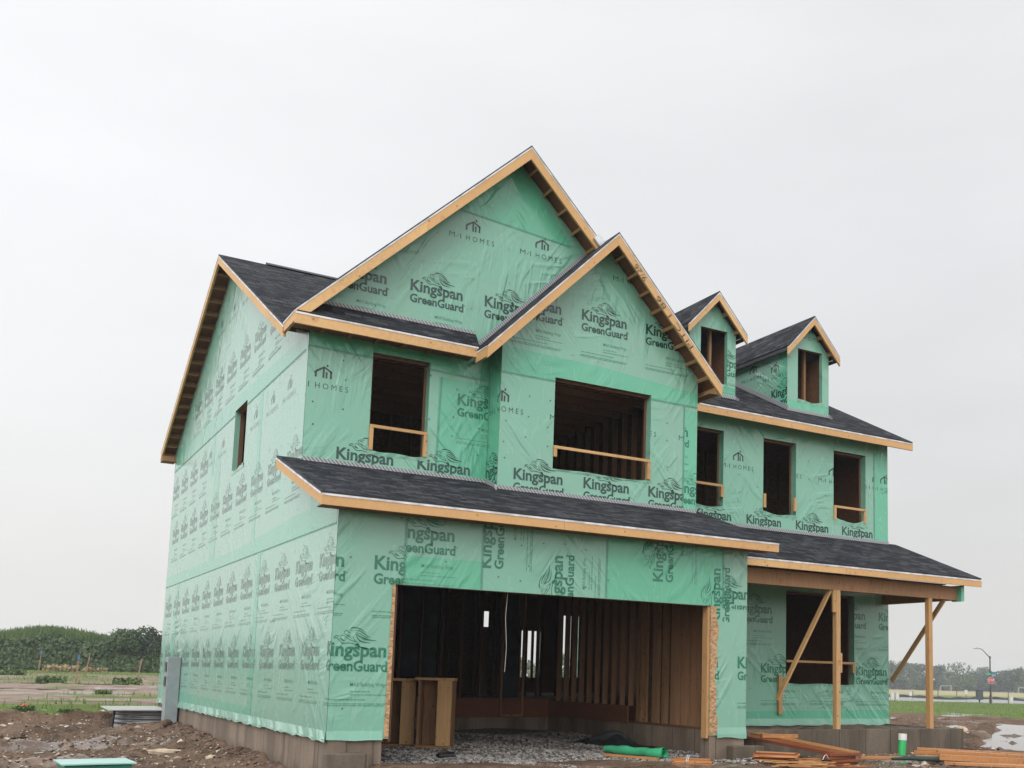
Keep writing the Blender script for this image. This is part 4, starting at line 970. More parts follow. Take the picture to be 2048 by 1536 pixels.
rock((14.7, .95, pz - .01), (.08, .07, .09), 'dark stone standing up out of the puddle edge', None, 'clod', 11)

# ================================================================== LUMBER AND DEBRIS
def board(a, b, w, h, label, group, name='lumber_board', mat='wet_wood', roll=0, cat='board'):
    a = Vector(a); b = Vector(b); m = MB(); m.beam(a * 0, b - a, w, h, (0, 0, 1), 0, roll); o = m.build(name, mat, None, bevel=.003); o.location = a; return tag(o, label, cat, group)
g = 'long boards lying on the mud by the porch'
zg = -.34
board((8.02, -.72, zg + .04), (9.75, -1.75, zg + .04), .09, .04, 'weathered board whose left end reaches furthest towards the ramp', g)
board((9.35, -.62, zg + .14), (12.2, -2.7, zg + .05), .09, .045, 'uppermost orange board running from the green pipe to the right edge', g)
board((9.15, -.75, zg + .10), (11.9, -2.9, zg + .04), .09, .045, 'orange board lying just below the uppermost one', g)
board((8.9, -1.0, zg + .06), (9.9, -1.6, zg + .05), .14, .04, 'short wide offcut beside the dark ditch sock', g, 'lumber_offcut')
board((9.12, -1.25, zg + .15), (11.6, -3.4, zg + .06), .14, .045, 'wide pale faced plank on top of the stack', g)
board((8.95, -1.45, zg + .08), (11.2, -3.6, zg + .03), .09, .09, 'thick squared timber with rough brown bark edge', g)
board((8.6, -1.85, zg + .03), (10.6, -3.5, zg + .02), .09, .045, 'nearest wet board at the bottom edge of the picture', g)
board((8.68, -1.98, zg + .03), (10.5, -3.75, zg + .02), .09, .04, 'pale board alongside the nearest one', g)
# ramp of boards from the garage corner to the stack
g = 'boards forming the ramp'
board((7.05, 1.75, -.02), (7.1, -1.35, -.20), .28, .045, 'wide dark plank sloping down from the porch foundation as a ramp', g, 'ramp_plank', 'wet_red')
board((7.36, 1.3, -.02), (7.38, -1.25, -.19), .24, .045, 'second wide plank of the ramp on its right side', g, 'ramp_plank')
board((6.85, 1.6, .03), (7.35, 1.35, .03), .09, .05, 'short block nailed across the top of the ramp', g, 'cleat')
board((7.03, .45, -.04), (7.62, .28, -.04), .09, .06, 'short orange block across the middle of the ramp', g, 'cleat')
g = 'short red brown blocks stacked under the foot of the ramp'
for k, lb in enumerate(('bottom', 'second lowest', 'third', 'topmost')):
    board((6.78 + .03 * (k % 2), -1.30, -.335 + .045 * k), (7.42 - .05 * (k == 2), -1.22 - .06 * (k % 2), -.335 + .045 * k), .15, .04, '%s red brown block of the pile holding the ramp' % lb, g, 'wood_block', 'wet_red', 0, 'block')
board((6.45, -1.55, -.36), (7.2, -1.75, -.36), .09, .035, 'thin red brown offcut flat on the mud in front of the block pile', None, 'lumber_offcut', 'wet_red')
board((4.32, .72, grav_z(4.3, .7) + .03), (4.80, .02, grav_z(4.8, 0) + .03), .08, .035, 'short orange board lying on the gravel in the garage opening', None, 'lumber_board')
def bundle(loc, n, ln, rad, rz, label, twine=True, cat='bundle', seed=1, name='kindling_bundle'):
    rd = random.Random(seed); t = thing(name, loc, label, cat, None, rz)
    for k in range(n):
        r = rad * math.sqrt(rd.random()); th = rd.uniform(0, math.pi); y0 = r * math.cos(th); z0 = .02 + abs(r * math.sin(th)) * .75; l = ln * rd.uniform(.8, 1.05); m = MB()
        j = lambda: rd.uniform(-.03, .03)
        m.beam((-l / 2 + j(), y0 + j(), z0 + j() * .3), (l / 2 + j(), y0 + j(), z0 + j() * .3), rd.uniform(.03, .06), rd.uniform(.010, .022), (0, rd.uniform(-.5, .5), 1)); m.build('stick', 'wet_wood' if rd.random() < .75 else 'wet_red', t)
    if twine:
        for x in (-ln * .16, -ln * .12):
            m = MB(); P = [(x + .02 * math.sin(a), (rad + .02) * math.cos(a), max(.0, .02 + (rad * .8 + .02) * math.sin(a))) for a in [math.pi * q / 10 for q in range(11)]]; m.tube(P, .006, 5); m.build('twine', 'drip', t)
    return t
bundle((4.95, -.62, -.37), 24, .55, .13, R(-38), 'small tied bundle of orange wood shims on the gravel')
bundle((6.3, -.78, -.34), 30, .62, .17, R(-42), 'large bundle of orange shims beside the footing block', False, seed=4)
t = thing('scrap_pile', (6.45, -1.25, -.36), 'loose heap of split orange sticks spilled in front of the large bundle', 'wood scraps', None, 0)
for k in range(34):
    m = MB(); x, y = random.uniform(-.45, .45), random.uniform(-.35, .3); a = R(random.choice([-45, -30, -50, -15, 40]) + random.uniform(-12, 12)); l = random.uniform(.2, .55); z = .015 + .10 * random.random() * max(0, 1 - abs(x) * 1.5)
    m.beam((x - l / 2 * math.cos(a), y - l / 2 * math.sin(a), z), (x + l / 2 * math.cos(a), y + l / 2 * math.sin(a), z + random.uniform(-.01, .03)), random.uniform(.02, .05), .012, (0, 0, 1)); m.build('stick', random.choice(['wet_wood', 'wet_wood', 'pine_x', 'wet_red']), t)
# black bucket-like scrap by the blocks
t = MB(); t.tube([(0, 0, 0), (0, 0, .10)], [.06, .075], 16); o = t.build('black_bucket', 'black'); o.location = (6.70, -1.42, -.36); tag(o, 'small black plastic tub against the red brown blocks', 'tub')
m = MB(); m.tube([(-.075, 0, .10), (-.04, 0, .16), (.0, 0, .17), (.03, 0, .12)], .005, 5); m.build('handle', 'drip', o)
# roll of wrap and tarp
MT['roll'] = plain('green_plastic_roll', (.06, .42, .20), .38, .5, 0, .15, 4)
m = MB(); rad = .065; P = [(4.86 + .25 * 0, 1.47, 0)]; a = Vector((4.79, 1.50, grav_z(4.8, 1.5) + .07)); bq = Vector((5.04, .22, grav_z(5, .2) + .085))
m.tube([a.lerp(bq, t / 10) + Vector((.012 * math.sin(t * 1.3), 0, .008 * math.sin(t * 2.1))) for t in range(11)], [.05, .055, .065, .075, .07, .062, .065, .066, .068, .08, .085], 16, cap=False)
m.tube([bq + (a - bq).normalized() * .0, bq + (a - bq).normalized() * .3], [.05, .045], 12, cap=False)
m.build('wrap_roll', 'roll', smooth=True); o = COL.objects[-1] if False else bpy.data.objects['wrap_roll']; tag(o, 'partly unrolled tube of green building wrap lying on the gravel', 'roll')
b = MB(); nxx, nyy = 22, 16
vs = []
for j in range(nyy + 1):
    for i_ in range(nxx + 1):
        u, v = i_ / nxx, j / nyy; x = 4.95 + .85 * u + .1 * math.sin(v * 5); y = 2.7 - 1.25 * u + .45 * (v - .5)
        hgt = .24 * math.exp(-((u - .38) / .22) ** 2) * math.exp(-((v - .5) / .33) ** 2) + .03 * math.sin(u * 17 + v * 5) * math.sin(v * 9) + .02
        vs.append((x, y, grav_z(x, y) + max(.005, hgt * (1 if 0 < j < nyy else .2))))
b.add(vs, [(j * (nxx + 1) + i_, j * (nxx + 1) + i_ + 1, (j + 1) * (nxx + 1) + i_ + 1, (j + 1) * (nxx + 1) + i_) for j in range(nyy) for i_ in range(nxx)])
tag(b.build('crumpled_tarp', 'black', smooth=True), 'crumpled black plastic sheet heaped behind the green roll', 'tarp')
b = MB(); b.box(-.12, .12, -.07, .07, 0, .03); b.add([(-.15, -.05, .03), (.1, -.06, .035), (.16, .05, .06), (-.08, .08, .05)], [(0, 1, 2, 3)]); o = b.build('plastic_scrap', 'black', bevel=.006); o.location = (1.95, 1.0, grav_z(1.95, 1) + .02); tag(o, 'scrap of black plastic lying on the gravel near the left jamb', 'scrap')
# dark filter sock under the boards
b = MB(); MT['sock'] = plain('dark_green_mesh', (.012, .035, .028), .7)
b.tube([(8.35, -1.05, zg + .03), (8.6, -1.2, zg + .05), (8.85, -1.3, zg + .04), (9.1, -1.5, zg + .04), (9.35, -1.7, zg + .03)], [.02, .035, .04, .035, .02], 10); tag(b.build('filter_sock', 'sock', smooth=True), 'dark green drainage sock lying under the long boards', 'drainage sock')
# green pipe with white cap
t = thing('vent_pipe', (9.6, -.06, -.36), 'bright green upright pipe with a white cap in front of the porch', 'pipe')
MT['gpipe'] = plain('green_pipe_plastic', (.03, .42, .12), .35, .5, 0, .08); MT['wpipe'] = plain('white_pvc', (.62, .62, .60), .4, .5, 0, .06)
m = MB(); m.tube([(0, 0, 0), (.02, 0, .26)], [.062, .066], 24); m.build('pipe', 'gpipe', t, smooth=False); m = MB(); m.tube([(.02, 0, .258), (.024, 0, .365)], .071, 24); m.build('cap', 'wpipe', t)

# wooden units standing inside the garage
def unit(loc, rz, w, hgt, d, label, shelf=False):
    t = thing('window_buck', loc, label, 'wooden frame', 'lumber frames standing in the garage', rz)
    def p(nm, *a): m = MB(); m.box(*a); m.build(nm, 'pine' if nm in ('front_board', 'top_board') else 'wall_plank', t, bevel=.002)
    p('side_panel', -w / 2, -w / 2 + .04, 0, d, .04, hgt); p('side_panel', w / 2 - .04, w / 2, 0, d, .04, hgt)
    p('back_board', -w / 2 + .05, w / 2 - .05, d * .55, d * .55 + .04, .04, hgt); p('top_board', -w / 2 - .05, w / 2 + .03, -.02, d * .8, hgt, hgt + .04); p('bottom_board', -w / 2 - .02, w / 2 + .02, -.02, d * .9, 0, .04)
    p('front_board', w / 2 - .22, w / 2 - .005, -.035, -.001, .04, hgt - .002)
    return t
unit((1.90, 2.95, grav_z(2, 2.9)), R(-14), .56, 1.0, .5, 'knotty board frame standing behind the left jamb')
unit((2.34, 2.50, grav_z(2.4, 2.6)), R(-30), .52, 1.02, .45, 'board frame with the bright front plank, right of the knotty one')

# ================================================================== LEFT SIDE THINGS
MT['meter'] = plain('grey_painted_steel', (.235, .27, .28), .45, .5, 0, .08)
t = thing('meter_pedestal', (-.14, 11.25, -.45), 'tall grey steel electrical box standing against the green end wall', 'electrical box')
b = MB(); b.box(-.13, .13, -.17, .17, 0, 1.47); b.build('cabinet', 'meter', t, bevel=.01)
b = MB(); b.box(-.145, -.131, -.12, .12, 1.16, 1.36); b.build('meter_socket', 'black', t); b = MB(); b.box(-.145, -.131, -.12, .12, .86, 1.06); b.build('access_door', 'black', t)
b = MB(); b.tube([(-.02, 0, -.3), (-.02, 0, .02)], .05, 10); b.build('conduit', 'meter', t)
MT['galv'] = plain('galvanised_steel', (.20, .20, .20), .38, .5, .6, .3, 3)
t = thing('window_well', (-.02, 13.0, -.62), 'corrugated steel window well with a flat pale cover beside the end wall', 'window well')
b = MB(); n = 26
def well(s, z): a = math.pi * s; rr = 1; return (-1.02 * math.sin(a) ** .6 if 0 < a < math.pi else 0, -.95 * math.cos(a))
V = []; nz = 22
for k in range(nz + 1):
    z = .0 + .48 * k / nz; o_ = .018 * math.sin(k / nz * math.pi * 2 * 5)
    for s_ in range(n + 1): x, y = well(s_ / n, z); V.append((x * (1 + o_), y * (1 + o_), z))
b.add(V, [(k * (n + 1) + s_, k * (n + 1) + s_ + 1, (k + 1) * (n + 1) + s_ + 1, (k + 1) * (n + 1) + s_) for k in range(nz) for s_ in range(n)]); b.build('well_wall', 'galv', t, smooth=True)
MT['cover'] = plain('pale_grey_sheet', (.34, .33, .32), .4, .5, 0, .1)
b = MB(); b.add([(-1.22, -1.05, .485), (-.0, -1.15, .49), (-.0, 1.05, .50), (-1.2, 1.0, .495), (-1.22, -1.05, .500), (-.0, -1.15, .505), (-.0, 1.05, .515), (-1.2, 1.0, .51)], [(0, 1, 2, 3), (7, 6, 5, 4), (0, 4, 5, 1), (1, 5, 6, 2), (2, 6, 7, 3), (3, 7, 4, 0)]); b.build('cover', 'cover', t)
b = MB(); b.tube([(-1.10, -.6, -.1), (-1.06, -.6, .47)], .03, 8); b.build('prop', 'black', t)
MT['gbox'] = plain('green_painted_box', (.012, .19, .12), .35, .5, 0, .12, 3); MT['glid'] = plain('pale_green_lid', (.28, .48, .43), .3, .5, 0, .08, 3)
t = thing('utility_box', (-2.79, -3.55, -.765), 'dark green utility pedestal with a pale lid, close to the camera', 'utility box', None, R(4))
b = MB(); b.box(-.235, .235, -.2, .2, 0, .84); b.build('cabinet', 'gbox', t, bevel=.012)
b = MB(); b.add([(-.26, -.235, .842), (.26, -.235, .842), (.26, .235, .842), (-.26, .235, .842), (-.26, -.235, .852), (.26, -.235, .852), (.26, .235, .852), (-.26, .235, .852), (-.06, 0, .868)], [(0, 3, 2, 1), (0, 1, 5, 4), (1, 2, 6, 5), (2, 3, 7, 6), (3, 0, 4, 7), (4, 5, 8), (5, 6, 8), (6, 7, 8), (7, 4, 8)]); b.build('lid', 'glid', t)
# survey stakes
MT['stake'] = plain('stake_wood', (.25, .15, .10), .8, .2, 0, .3); MT['bluetape'] = plain('blue_ribbon', (.05, .16, .32), .6)
MT['red'] = plain('red_plastic', (.45, .05, .04), .5)
def stake(x, y, h, lean, label, blue):
    t = thing('survey_stake', (x, y, tz(x, y) - .05), label, 'stake', 'wooden survey stakes in the field')
    m = MB(); m.beam((0, 0, 0), (lean, 0, h), .065, .04, (0, 1, 0)); m.build('shaft', 'stake', t)
    if blue: m = MB(); m.beam((lean * .88, 0, h * .86), (lean * 1.02, 0, h * 1.02), .09, .07, (0, 1, 0)); m.build('ribbon', 'bluetape', t)
stake(-.03, 38.9, 1.28, .04, 'nearest stake with a blue ribbon, standing in front of the spoil bank', True)
stake(-.73, 58, 1.35, .08, 'farther blue ribboned stake, leftmost in the field', True)
stake(1.5, 54.4, 1.35, .14, 'leaning bare stake just right of the nearest blue one', False)
stake(3.4, 47.4, 1.15, .14, 'bare leaning stake closest to the house wall', False)
b = MB(); b.tube([(-.13, 0, .03), (0, .03, .10), (.13, 0, .02)], [.05, .09, .04], 8); o = b.build('red_scrap', 'red', smooth=True); o.location = (-2.65, 15.9, tz(-2.65, 15.9)); tag(o, 'small crumpled red plastic scrap in the grass on the left', 'scrap')

# ================================================================== VEGETATION
def leafmat(name, a, b_, c):
    M = Mat(name, a, .6, .3); n = M.noise(M.co, .6, 3, .6); n2 = M.noise(M.co, 5, 3, .6)
    col = M.mix(M.rng(n, .35, .65), a, b_); M.color(M.mix(M.rng(n2, .45, .7, 0, .7), col, c)); return M.m
MT['leaf_d'] = leafmat('dark_leaves', (.035, .060, .030), (.060, .090, .040), (.02, .035, .018)); MT['leaf_m'] = leafmat('mid_leaves', (.055, .095, .035), (.085, .125, .045), (.03, .05, .02))
MT['leaf_b'] = leafmat('bank_scrub_leaves', (.045, .075, .028), (.065, .10, .035), (.03, .05, .02)); MT['leaf_p'] = leafmat('pale_leaves', (.09, .125, .075), (.12, .15, .085), (.05, .075, .045)); MT['weed'] = leafmat('weeds', (.055, .10, .025), (.095, .15, .04), (.03, .055, .015))
MT['bark'] = plain('bark', (.09, .07, .055), .9, .2); MT['grassm'] = leafmat('grass', (.10, .165, .032), (.14, .19, .045), (.07, .11, .022)); MT['dry'] = leafmat('dry_stems', (.30, .22, .11), (.22, .17, .09), (.14, .11, .06))
def cards(name, P, S, mat, parent=None, tall=1.0, upright=False):
    """many small two-triangle leaf clumps"""
    n = len(P); P = np.asarray(P, float); S = np.asarray(S, float).reshape(-1, 1)
    a = rng.normal(size=(n, 3)); a /= np.linalg.norm(a, axis=1, keepdims=True); c = rng.normal(size=(n, 3))
    if upright: a = np.tile([0, 0, 1.0], (n, 1)) + .25 * a; c[:, 2] *= .1
    c -= (c * a).sum(1, keepdims=True) * a; c /= np.linalg.norm(c, axis=1, keepdims=True)
    q = np.stack([P - c * S * .5, P - a * S * .15 * tall + c * S * .1, P + c * S * .5 + a * S * .2 * tall, P + a * S * tall], 1) if not upright else np.stack([P - c * S * .12, P + c * S * .12, P + c * S * .04 + a * S * tall, P - c * S * .04 + a * S * tall], 1)
    V = q.reshape(-1, 3); F = np.arange(4 * n).reshape(-1, 4)
    me = bpy.data.meshes.new(name); me.vertices.add(4 * n); me.vertices.foreach_set('co', V.ravel()); me.loops.add(4 * n); me.loops.foreach_set('vertex_index', F.ravel())
    me.polygons.add(n); me.polygons.foreach_set('loop_start', np.arange(0, 4 * n, 4)); me.update(); me.validate(); me.materials.append(MT[mat])
    o = bpy.data.objects.new(name, me); COL.objects.link(o)
    if parent is not None: o.parent = parent
    return o
def crown_pts(n, h, w, seed, trunk=.2, lobes=11):
    r = np.random.default_rng(seed); C = []
    for k in range(lobes):
        zz = r.uniform(trunk + .08, .9); rad = w * .5 * math.sin(math.pi * min(1, max(.12, (zz - trunk * .5) / (1.05 - trunk * .5)))) ** .7
        an = r.uniform(0, 6.28); C.append((rad * .62 * math.cos(an), rad * .62 * math.sin(an), zz * h, w * r.uniform(.15, .27)))
    C.append((0, 0, h * .88, w * .16)); P = []
    for (x, y, z, q) in C:
        m = n // len(C); v = r.normal(size=(m, 3)); v /= np.linalg.norm(v, axis=1, keepdims=True); rr = q * r.uniform(.45, 1.12, (m, 1)); v = v * rr * np.array([1, 1, .85]); P.append(v + np.array([x, y, z]))
    return np.concatenate(P)
def tree(x, y, h, w, mat, label, seed, name='tree', n=1500, group=None, trunk=.2, leaf=.5, cat='tree', lobes=11):
    t = thing(name, (x, y, tz(x, y) - .1), label, cat, group)
    P = crown_pts(n, h, w, seed, trunk, lobes); cards('crown', P, rng.uniform(leaf * .6, leaf * 1.3, len(P)), mat, t)
    m = MB(); r = h * .022; m.tube([(0, 0, 0), (.1, 0, h * .3), (.05, .1, h * .75)], [r * 1.5, r, r * .35], 7)
    for k in range(5):
        a = seed + k * 1.3; z0 = h * (.25 + .1 * k); m.tube([(.08, 0, z0), (w * .3 * math.cos(a), w * .3 * math.sin(a), z0 + h * .18)], [r * .55, r * .15], 5)
    m.build('trunk', 'bark', t); return t
C0 = Vector((-3.6, -12.71)); Rr = Vector((.85355, -.52045)).normalized(); Ff = Vector((.51451, .84931)).normalized()
def at(u, d):
    """ground point seen in the direction u at depth d (used once to place the far background)"""
    return C0 + Ff * d + Rr * (d * (u - 1244.15) / 2089.07 * 1.0)
# far tree line on the right (and further, where the house hides it)
TL = [(1790, 395, 9.3, 9, 'leaf_d', 'broad dark tree in the far tree line, just right of the house wall'), (1815, 385, 9.6, 9, 'leaf_m', 'tall rounded tree right of the broad dark one in the far tree line'), (1838, 400, 9.7, 8, 'leaf_d', 'dark tree directly left of the outer porch post, far away'),
      (1872, 390, 8.5, 7, 'leaf_m', 'medium tree just right of the outer porch post in the far tree line'), (1886, 380, 8.8, 7, 'leaf_d', 'dark narrow tree between the porch post and the pale open tree'), (1917, 350, 8.6, 10, 'leaf_p', 'pale airy tree with gaps in its crown'),
      (1932, 330, 5.0, 6, 'leaf_m', 'low green bush like tree under the pale airy tree'), (1962, 410, 9.0, 8, 'leaf_p', 'pale hazy tree left of the stop sign'), (1950, 400, 6.6, 8, 'leaf_d', 'low dark tree behind the mailbox cluster'),
      (1990, 360, 6.4, 7, 'leaf_d', 'dark tree right of the stop sign pole'), (2012, 370, 6.9, 7, 'leaf_d', 'dark tree in the gap between stop sign and right edge'), (2030, 350, 7.6, 8, 'leaf_d', 'tallest dark tree near the right edge'), (2052, 345, 6.0, 8, 'leaf_m', 'mid green tree at the right edge of the picture'),
      (1800, 360, 4.2, 7, 'leaf_d', 'low dark shrub below the tall trees next to the house'), (1850, 350, 4.0, 7, 'leaf_d', 'low shrub behind the outer porch post'), (1905, 375, 6.0, 8, 'leaf_d', 'dark undergrowth tree left of the low green one'), (1975, 380, 6.4, 8, 'leaf_d', 'dark tree directly behind the stop sign')]
for k, (u, d_, h, w_, mt, lb) in enumerate(TL):
    p = at(u, d_); airy = 'airy' in lb; tree(p.x, p.y, h, w_ * (1.15), mt, lb, 50 + k, 'broadleaf_tree', 900 if airy else 2200, 'far tree line beyond the field', .12, .55, lobes=16 if airy else 13)
for k in range(12):
    p = at(1500 + k * 24 + 3, 410 + 15 * (k % 3)); tree(p.x, p.y, 8 + k % 3, 10, 'leaf_d', 'tree of the far line hidden behind the house', 90 + k, 'broadleaf_tree', 700, 'far tree line beyond the field', .12, .8)
for k in range(4):
    p = at(1010 + k * 42, 190 + 12 * (k % 2)); tree(p.x, p.y, 4.2 + .5 * k, 7, 'leaf_m', 'tree seen only through the rear openings of the garage', 140 + k, 'broadleaf_tree', 900, 'trees behind the house', .1, .5)
for k in range(7):
    p = at(2090 + k * 45, 380 + 20 * (k % 3)); tree(p.x, p.y, 7 + k % 3, 10, 'leaf_d', 'tree of the far line past the right edge', 110 + k, 'broadleaf_tree', 700, 'far tree line beyond the field', .12, .8)
P = []
for k in range(9000):
    u = rng.uniform(1780, 2200); d_ = rng.uniform(405, 420); p = at(u, d_); P.append((p.x, p.y, -1.2 + 3.0 * rng.random() ** 1.3 * (.75 + .25 * math.sin(u * .05))))
tag(cards('undergrowth', P, rng.uniform(.4, .9, len(P)), 'leaf_d'), 'dark undergrowth filling the foot of the far tree line', kind='stuff')
# spoil bank with tall weeds on the left
n = 130000; x = np.where(rng.random(n) < .8, rng.uniform(-9, 14, n), rng.uniform(-45, 22, n)); y = 67.5 + 22 * rng.random(n) ** 1.5; zb = terrain(x, y); env = sst(y, 67.5, 73)
hh = (.25 + .9 * env) * (.6 + .8 * fbm(x * .35, y * .35, 3, 71)); P = np.stack([x, y, zb + hh * rng.random(n) ** .7], 1); slope = y < 74.2
tag(cards('bank_scrub', P[slope], rng.uniform(.10, .26, slope.sum()), 'leaf_b', None, 1.2), 'dense dark scrub covering the face of the spoil bank', kind='stuff')
tag(cards('bank_weeds', P[~slope], rng.uniform(.14, .34, (~slope).sum()), 'weed', None, 1.3, True), 'fresh green tall weeds along the top of the spoil bank', kind='stuff')
n = 700; x = rng.uniform(-40, 20, n); y = rng.uniform(73.5, 80, n); zb = terrain(x, y)
tag(cards('seed_stalks', np.stack([x, y, zb + .3], 1), rng.uniform(.5, 1.25, n) * .9, 'weed', None, 1.0, True), 'thin seed stalks sticking up from the weeds on the bank', kind='stuff')
tree(7.2, 72.5, 2.5, 3.8, 'leaf_d', 'dark leafy young tree at the end of the bank, against the house wall', 201, 'young_tree', 4500, None, .05, .16, lobes=18)
tree(5.2, 71.8, 2.6, 3.0, 'leaf_m', 'rounded green shrub left of the young tree', 202, 'shrub', 3000, None, .05, .15, 'shrub'); tree(9.6, 74, 3.4, 3.2, 'leaf_d', 'dark shrub partly hidden by the house wall', 203, 'shrub', 2600, None, .05, .16, 'shrub')
# weeds and grass
n = 26000; x = rng.uniform(-14, 14, n); y = rng.uniform(14.5, 68, n); g_ = grass_mask(x, y); k = rng.random(n) < g_ * (.5); x, y = x[k], y[k]
tag(cards('grass', np.stack([x, y, terrain(x, y) - .02], 1), rng.uniform(.06, .20, len(x)), 'grassm', None, 1, True), 'patchy green grass between the mud and puddles on the left', kind='stuff')
n = 90000; x = rng.uniform(14, 100, n); y = rng.uniform(4, 90, n); g_ = grass_mask(x, y); dd_ = np.hypot(x - 6, y - 5); k = (rng.random(n) < g_) & (dd_ < 100) & (x * .55 + y * .83 > 20); x, y = x[k], y[k]
tag(cards('grass', np.stack([x, y, terrain(x, y) - .02], 1), rng.uniform(.03, .11, len(x)) * (1 + dd_[k] / 150), 'grassm', None, 1, True), 'bright green rough lawn beyond the mud on the right', kind='stuff')
def weed(x, y, s, label, mat='weed', name='weed_clump'):
    P = np.clip(rng.normal(size=(420, 3)), -1.7, 1.7) * np.array([.36, .28, .14]) * s; P[:, 2] = np.abs(P[:, 2]) + .02; o = cards(name, P, rng.uniform(.08, .17, 420) * s, mat, None, 1.2); o.location = (x, y, tz(x, y)); tag(o, label, 'weeds', 'leafy weed clumps on the left')
for (x, y, s, lb) in ((-1.9, 14.1, .22, 'bright weed clump at the edge of the churned mud'), (-1.55, 17, .25, 'low weed clump beside the window well puddle'), (-2.7, 15.0, .35, 'weed clump near the left edge below the red scrap'), (2.2, 40.5, .9, 'wide weed clump right of the nearest stake'), (-.9, 41, .9, 'weed clump left of the nearest stake'), (3.7, 37, .8, 'weed clump in front of the stake by the house'), (4.6, 38, .7, 'last weed clump before the house wall'), (-2.2, 52, 1, 'far weed clump at the left edge'), (.1, 28, .4, 'small sprig in the middle of the muddy track')):
    weed(x, y, s, lb)
weed(.9, 66.5, 1.5, 'tan dried weed clump at the foot of the bank', 'dry', 'dry_weeds'); weed(3.0, 67, 1.2, 'smaller dried stems right of the tan clump', 'dry', 'dry_weeds')

# ================================================================== RIGHT DISTANCE
MT['pole'] = plain('black_painted_pole', (.012, .012, .013), .4); MT['white'] = plain('white_paint', (.5, .5, .48), .5, .5, 0, .05); MT['signred'] = plain('sign_red', (.42, .02, .025), .5, .5, 0, .08)
MT['teal'] = plain('street_sign_green', (.05, .28, .20), .5); MT['sblue'] = plain('street_sign_blue', (.08, .30, .50), .5); MT['beige'] = plain('beige_cabinet', (.42, .40, .35), .6)
lp = (90.7, 64.6); lz = tz(*lp)
ang = math.atan2(Ff.x, Ff.y)
t = thing('street_lamp', (lp[0], lp[1], lz), 'black street lamp with a bent arm and small head beyond the lawn', 'street lamp', None, -ang)
m = MB(); m.tube([(0, 0, 0), (0, 0, .9)], [.16, .13], 10); m.tube([(0, 0, .9), (0, 0, 5.0)], [.09, .07], 10); m.build('pole', 'pole', t)
m = MB(); m.tube([(0, 0, 5.0), (-.35, 0, 5.35), (-.75, 0, 5.78), (-.95, 0, 5.92), (-1.25, 0, 5.95)], [.05, .045, .04, .04, .04], 8); m.tube([(0, 0, 4.88), (0, 0, 5.14)], .10, 10); m.build('arm', 'pole', t)
m = MB(); m.box(-1.75, -1.2, -.12, .12, 5.90, 5.98); m.build('lamp_head', 'meter', t, bevel=.02); m = MB(); m.tube([(-1.4, 0, 5.98), (-1.4, 0, 6.08)], .04, 8); m.build('photocell', 'pole', t)
t = thing('stop_sign', (lp[0] - .02, lp[1] - .12, lz), 'red octagonal STOP sign mounted on the street lamp pole', 'stop sign', None, -ang)
def octo(r, y0, y1): 
    b = MB(); P = [(r * math.cos(R(22.5 + 45 * k)), r * math.sin(R(22.5 + 45 * k)) + 2.52) for k in range(8)]
    b.add([(x, y0, z) for x, z in P] + [(x, y1, z) for x, z in P], [tuple(range(8)), tuple(range(15, 7, -1))] + [(k, (k + 1) % 8, 8 + (k + 1) % 8, 8 + k) for k in range(8)]); return b
octo(.40, -.08, -.06).build('border', 'white', t); octo(.365, -.088, -.0805).build('face', 'signred', t)
b = MB(); T = fit(text_tris('STOP', .01), -.27, .54, 0, .25, capH)
for q_ in T: b.add([(p[0], -.093, 2.395 + p[1]) for p in q_], [(0, 1, 2)])
b.build('lettering', 'white', t, fix=False)
t = thing('street_name_sign', (lp[0], lp[1] - .1, lz), 'pair of crossed teal and blue street name blades above the stop sign', 'street sign', None, -ang)
b = MB(); b.box(-.55, -.02, -.03, -.01, 3.08, 3.30); b.build('blade', 'teal', t); b = MB(); b.box(.08, .50, .0, .02, 2.98, 3.16); b.build('blade', 'sblue', t)
def post(u, d_, h, label, name='fence_post', r=.05, mat='bark', cat='post', group='posts of the silt fence'):
    p = at(u, d_); b = MB(); b.tube([(0, 0, 0), (.02, 0, h)], r, 6); o = b.build(name, mat); o.location = (p.x, p.y, tz(p.x, p.y) - .05); tag(o, label, cat, group); return o
p = at(1959, 124); t = thing('mailbox_cluster', (p.x, p.y, tz(p.x, p.y) - .05), 'black cluster mailbox on a short pedestal by the road', 'mailbox', None, -ang)
b = MB(); b.tube([(0, 0, 0), (0, 0, .42)], .10, 10); b.build('pedestal', 'pole', t); b = MB(); b.box(-.38, .38, -.22, .22, .38, 1.45); b.build('cabinet', 'pole', t, bevel=.02)
MT['grey2'] = plain('dark_grey_door', (.05, .055, .06), .5)
for k in range(3):
    for j in range(4): b = MB(); b.box(-.34 + .23 * k, -.13 + .23 * k, -.228, -.221, .44 + .245 * j, .66 + .245 * j); b.build('mailbox_door', 'grey2', t)
b = MB(); b.box(-.40, .40, -.24, .24, 1.451, 1.50); b.build('roof', 'pole', t)
def cabinet(u, d_, w, dd, h, label, grp='utility cabinets'):
    p = at(u, d_); t = thing('utility_cabinet', (p.x, p.y, tz(p.x, p.y) - .05), label, 'utility cabinet', grp, -ang); b = MB(); b.box(-w / 2, w / 2, -dd / 2, dd / 2, .08, h); b.build('cabinet', 'beige', t, bevel=.02)
    b = MB(); b.box(-w / 2 - .05, w / 2 + .05, -dd / 2 - .05, dd / 2 + .05, 0, .08); b.build('pad', 'concrete_in', t); b = MB(); b.box(-w * .35, w * .35, -dd / 2 - .01, -dd / 2 - .001, h * .3, h * .85); b.build('door', 'white', t)
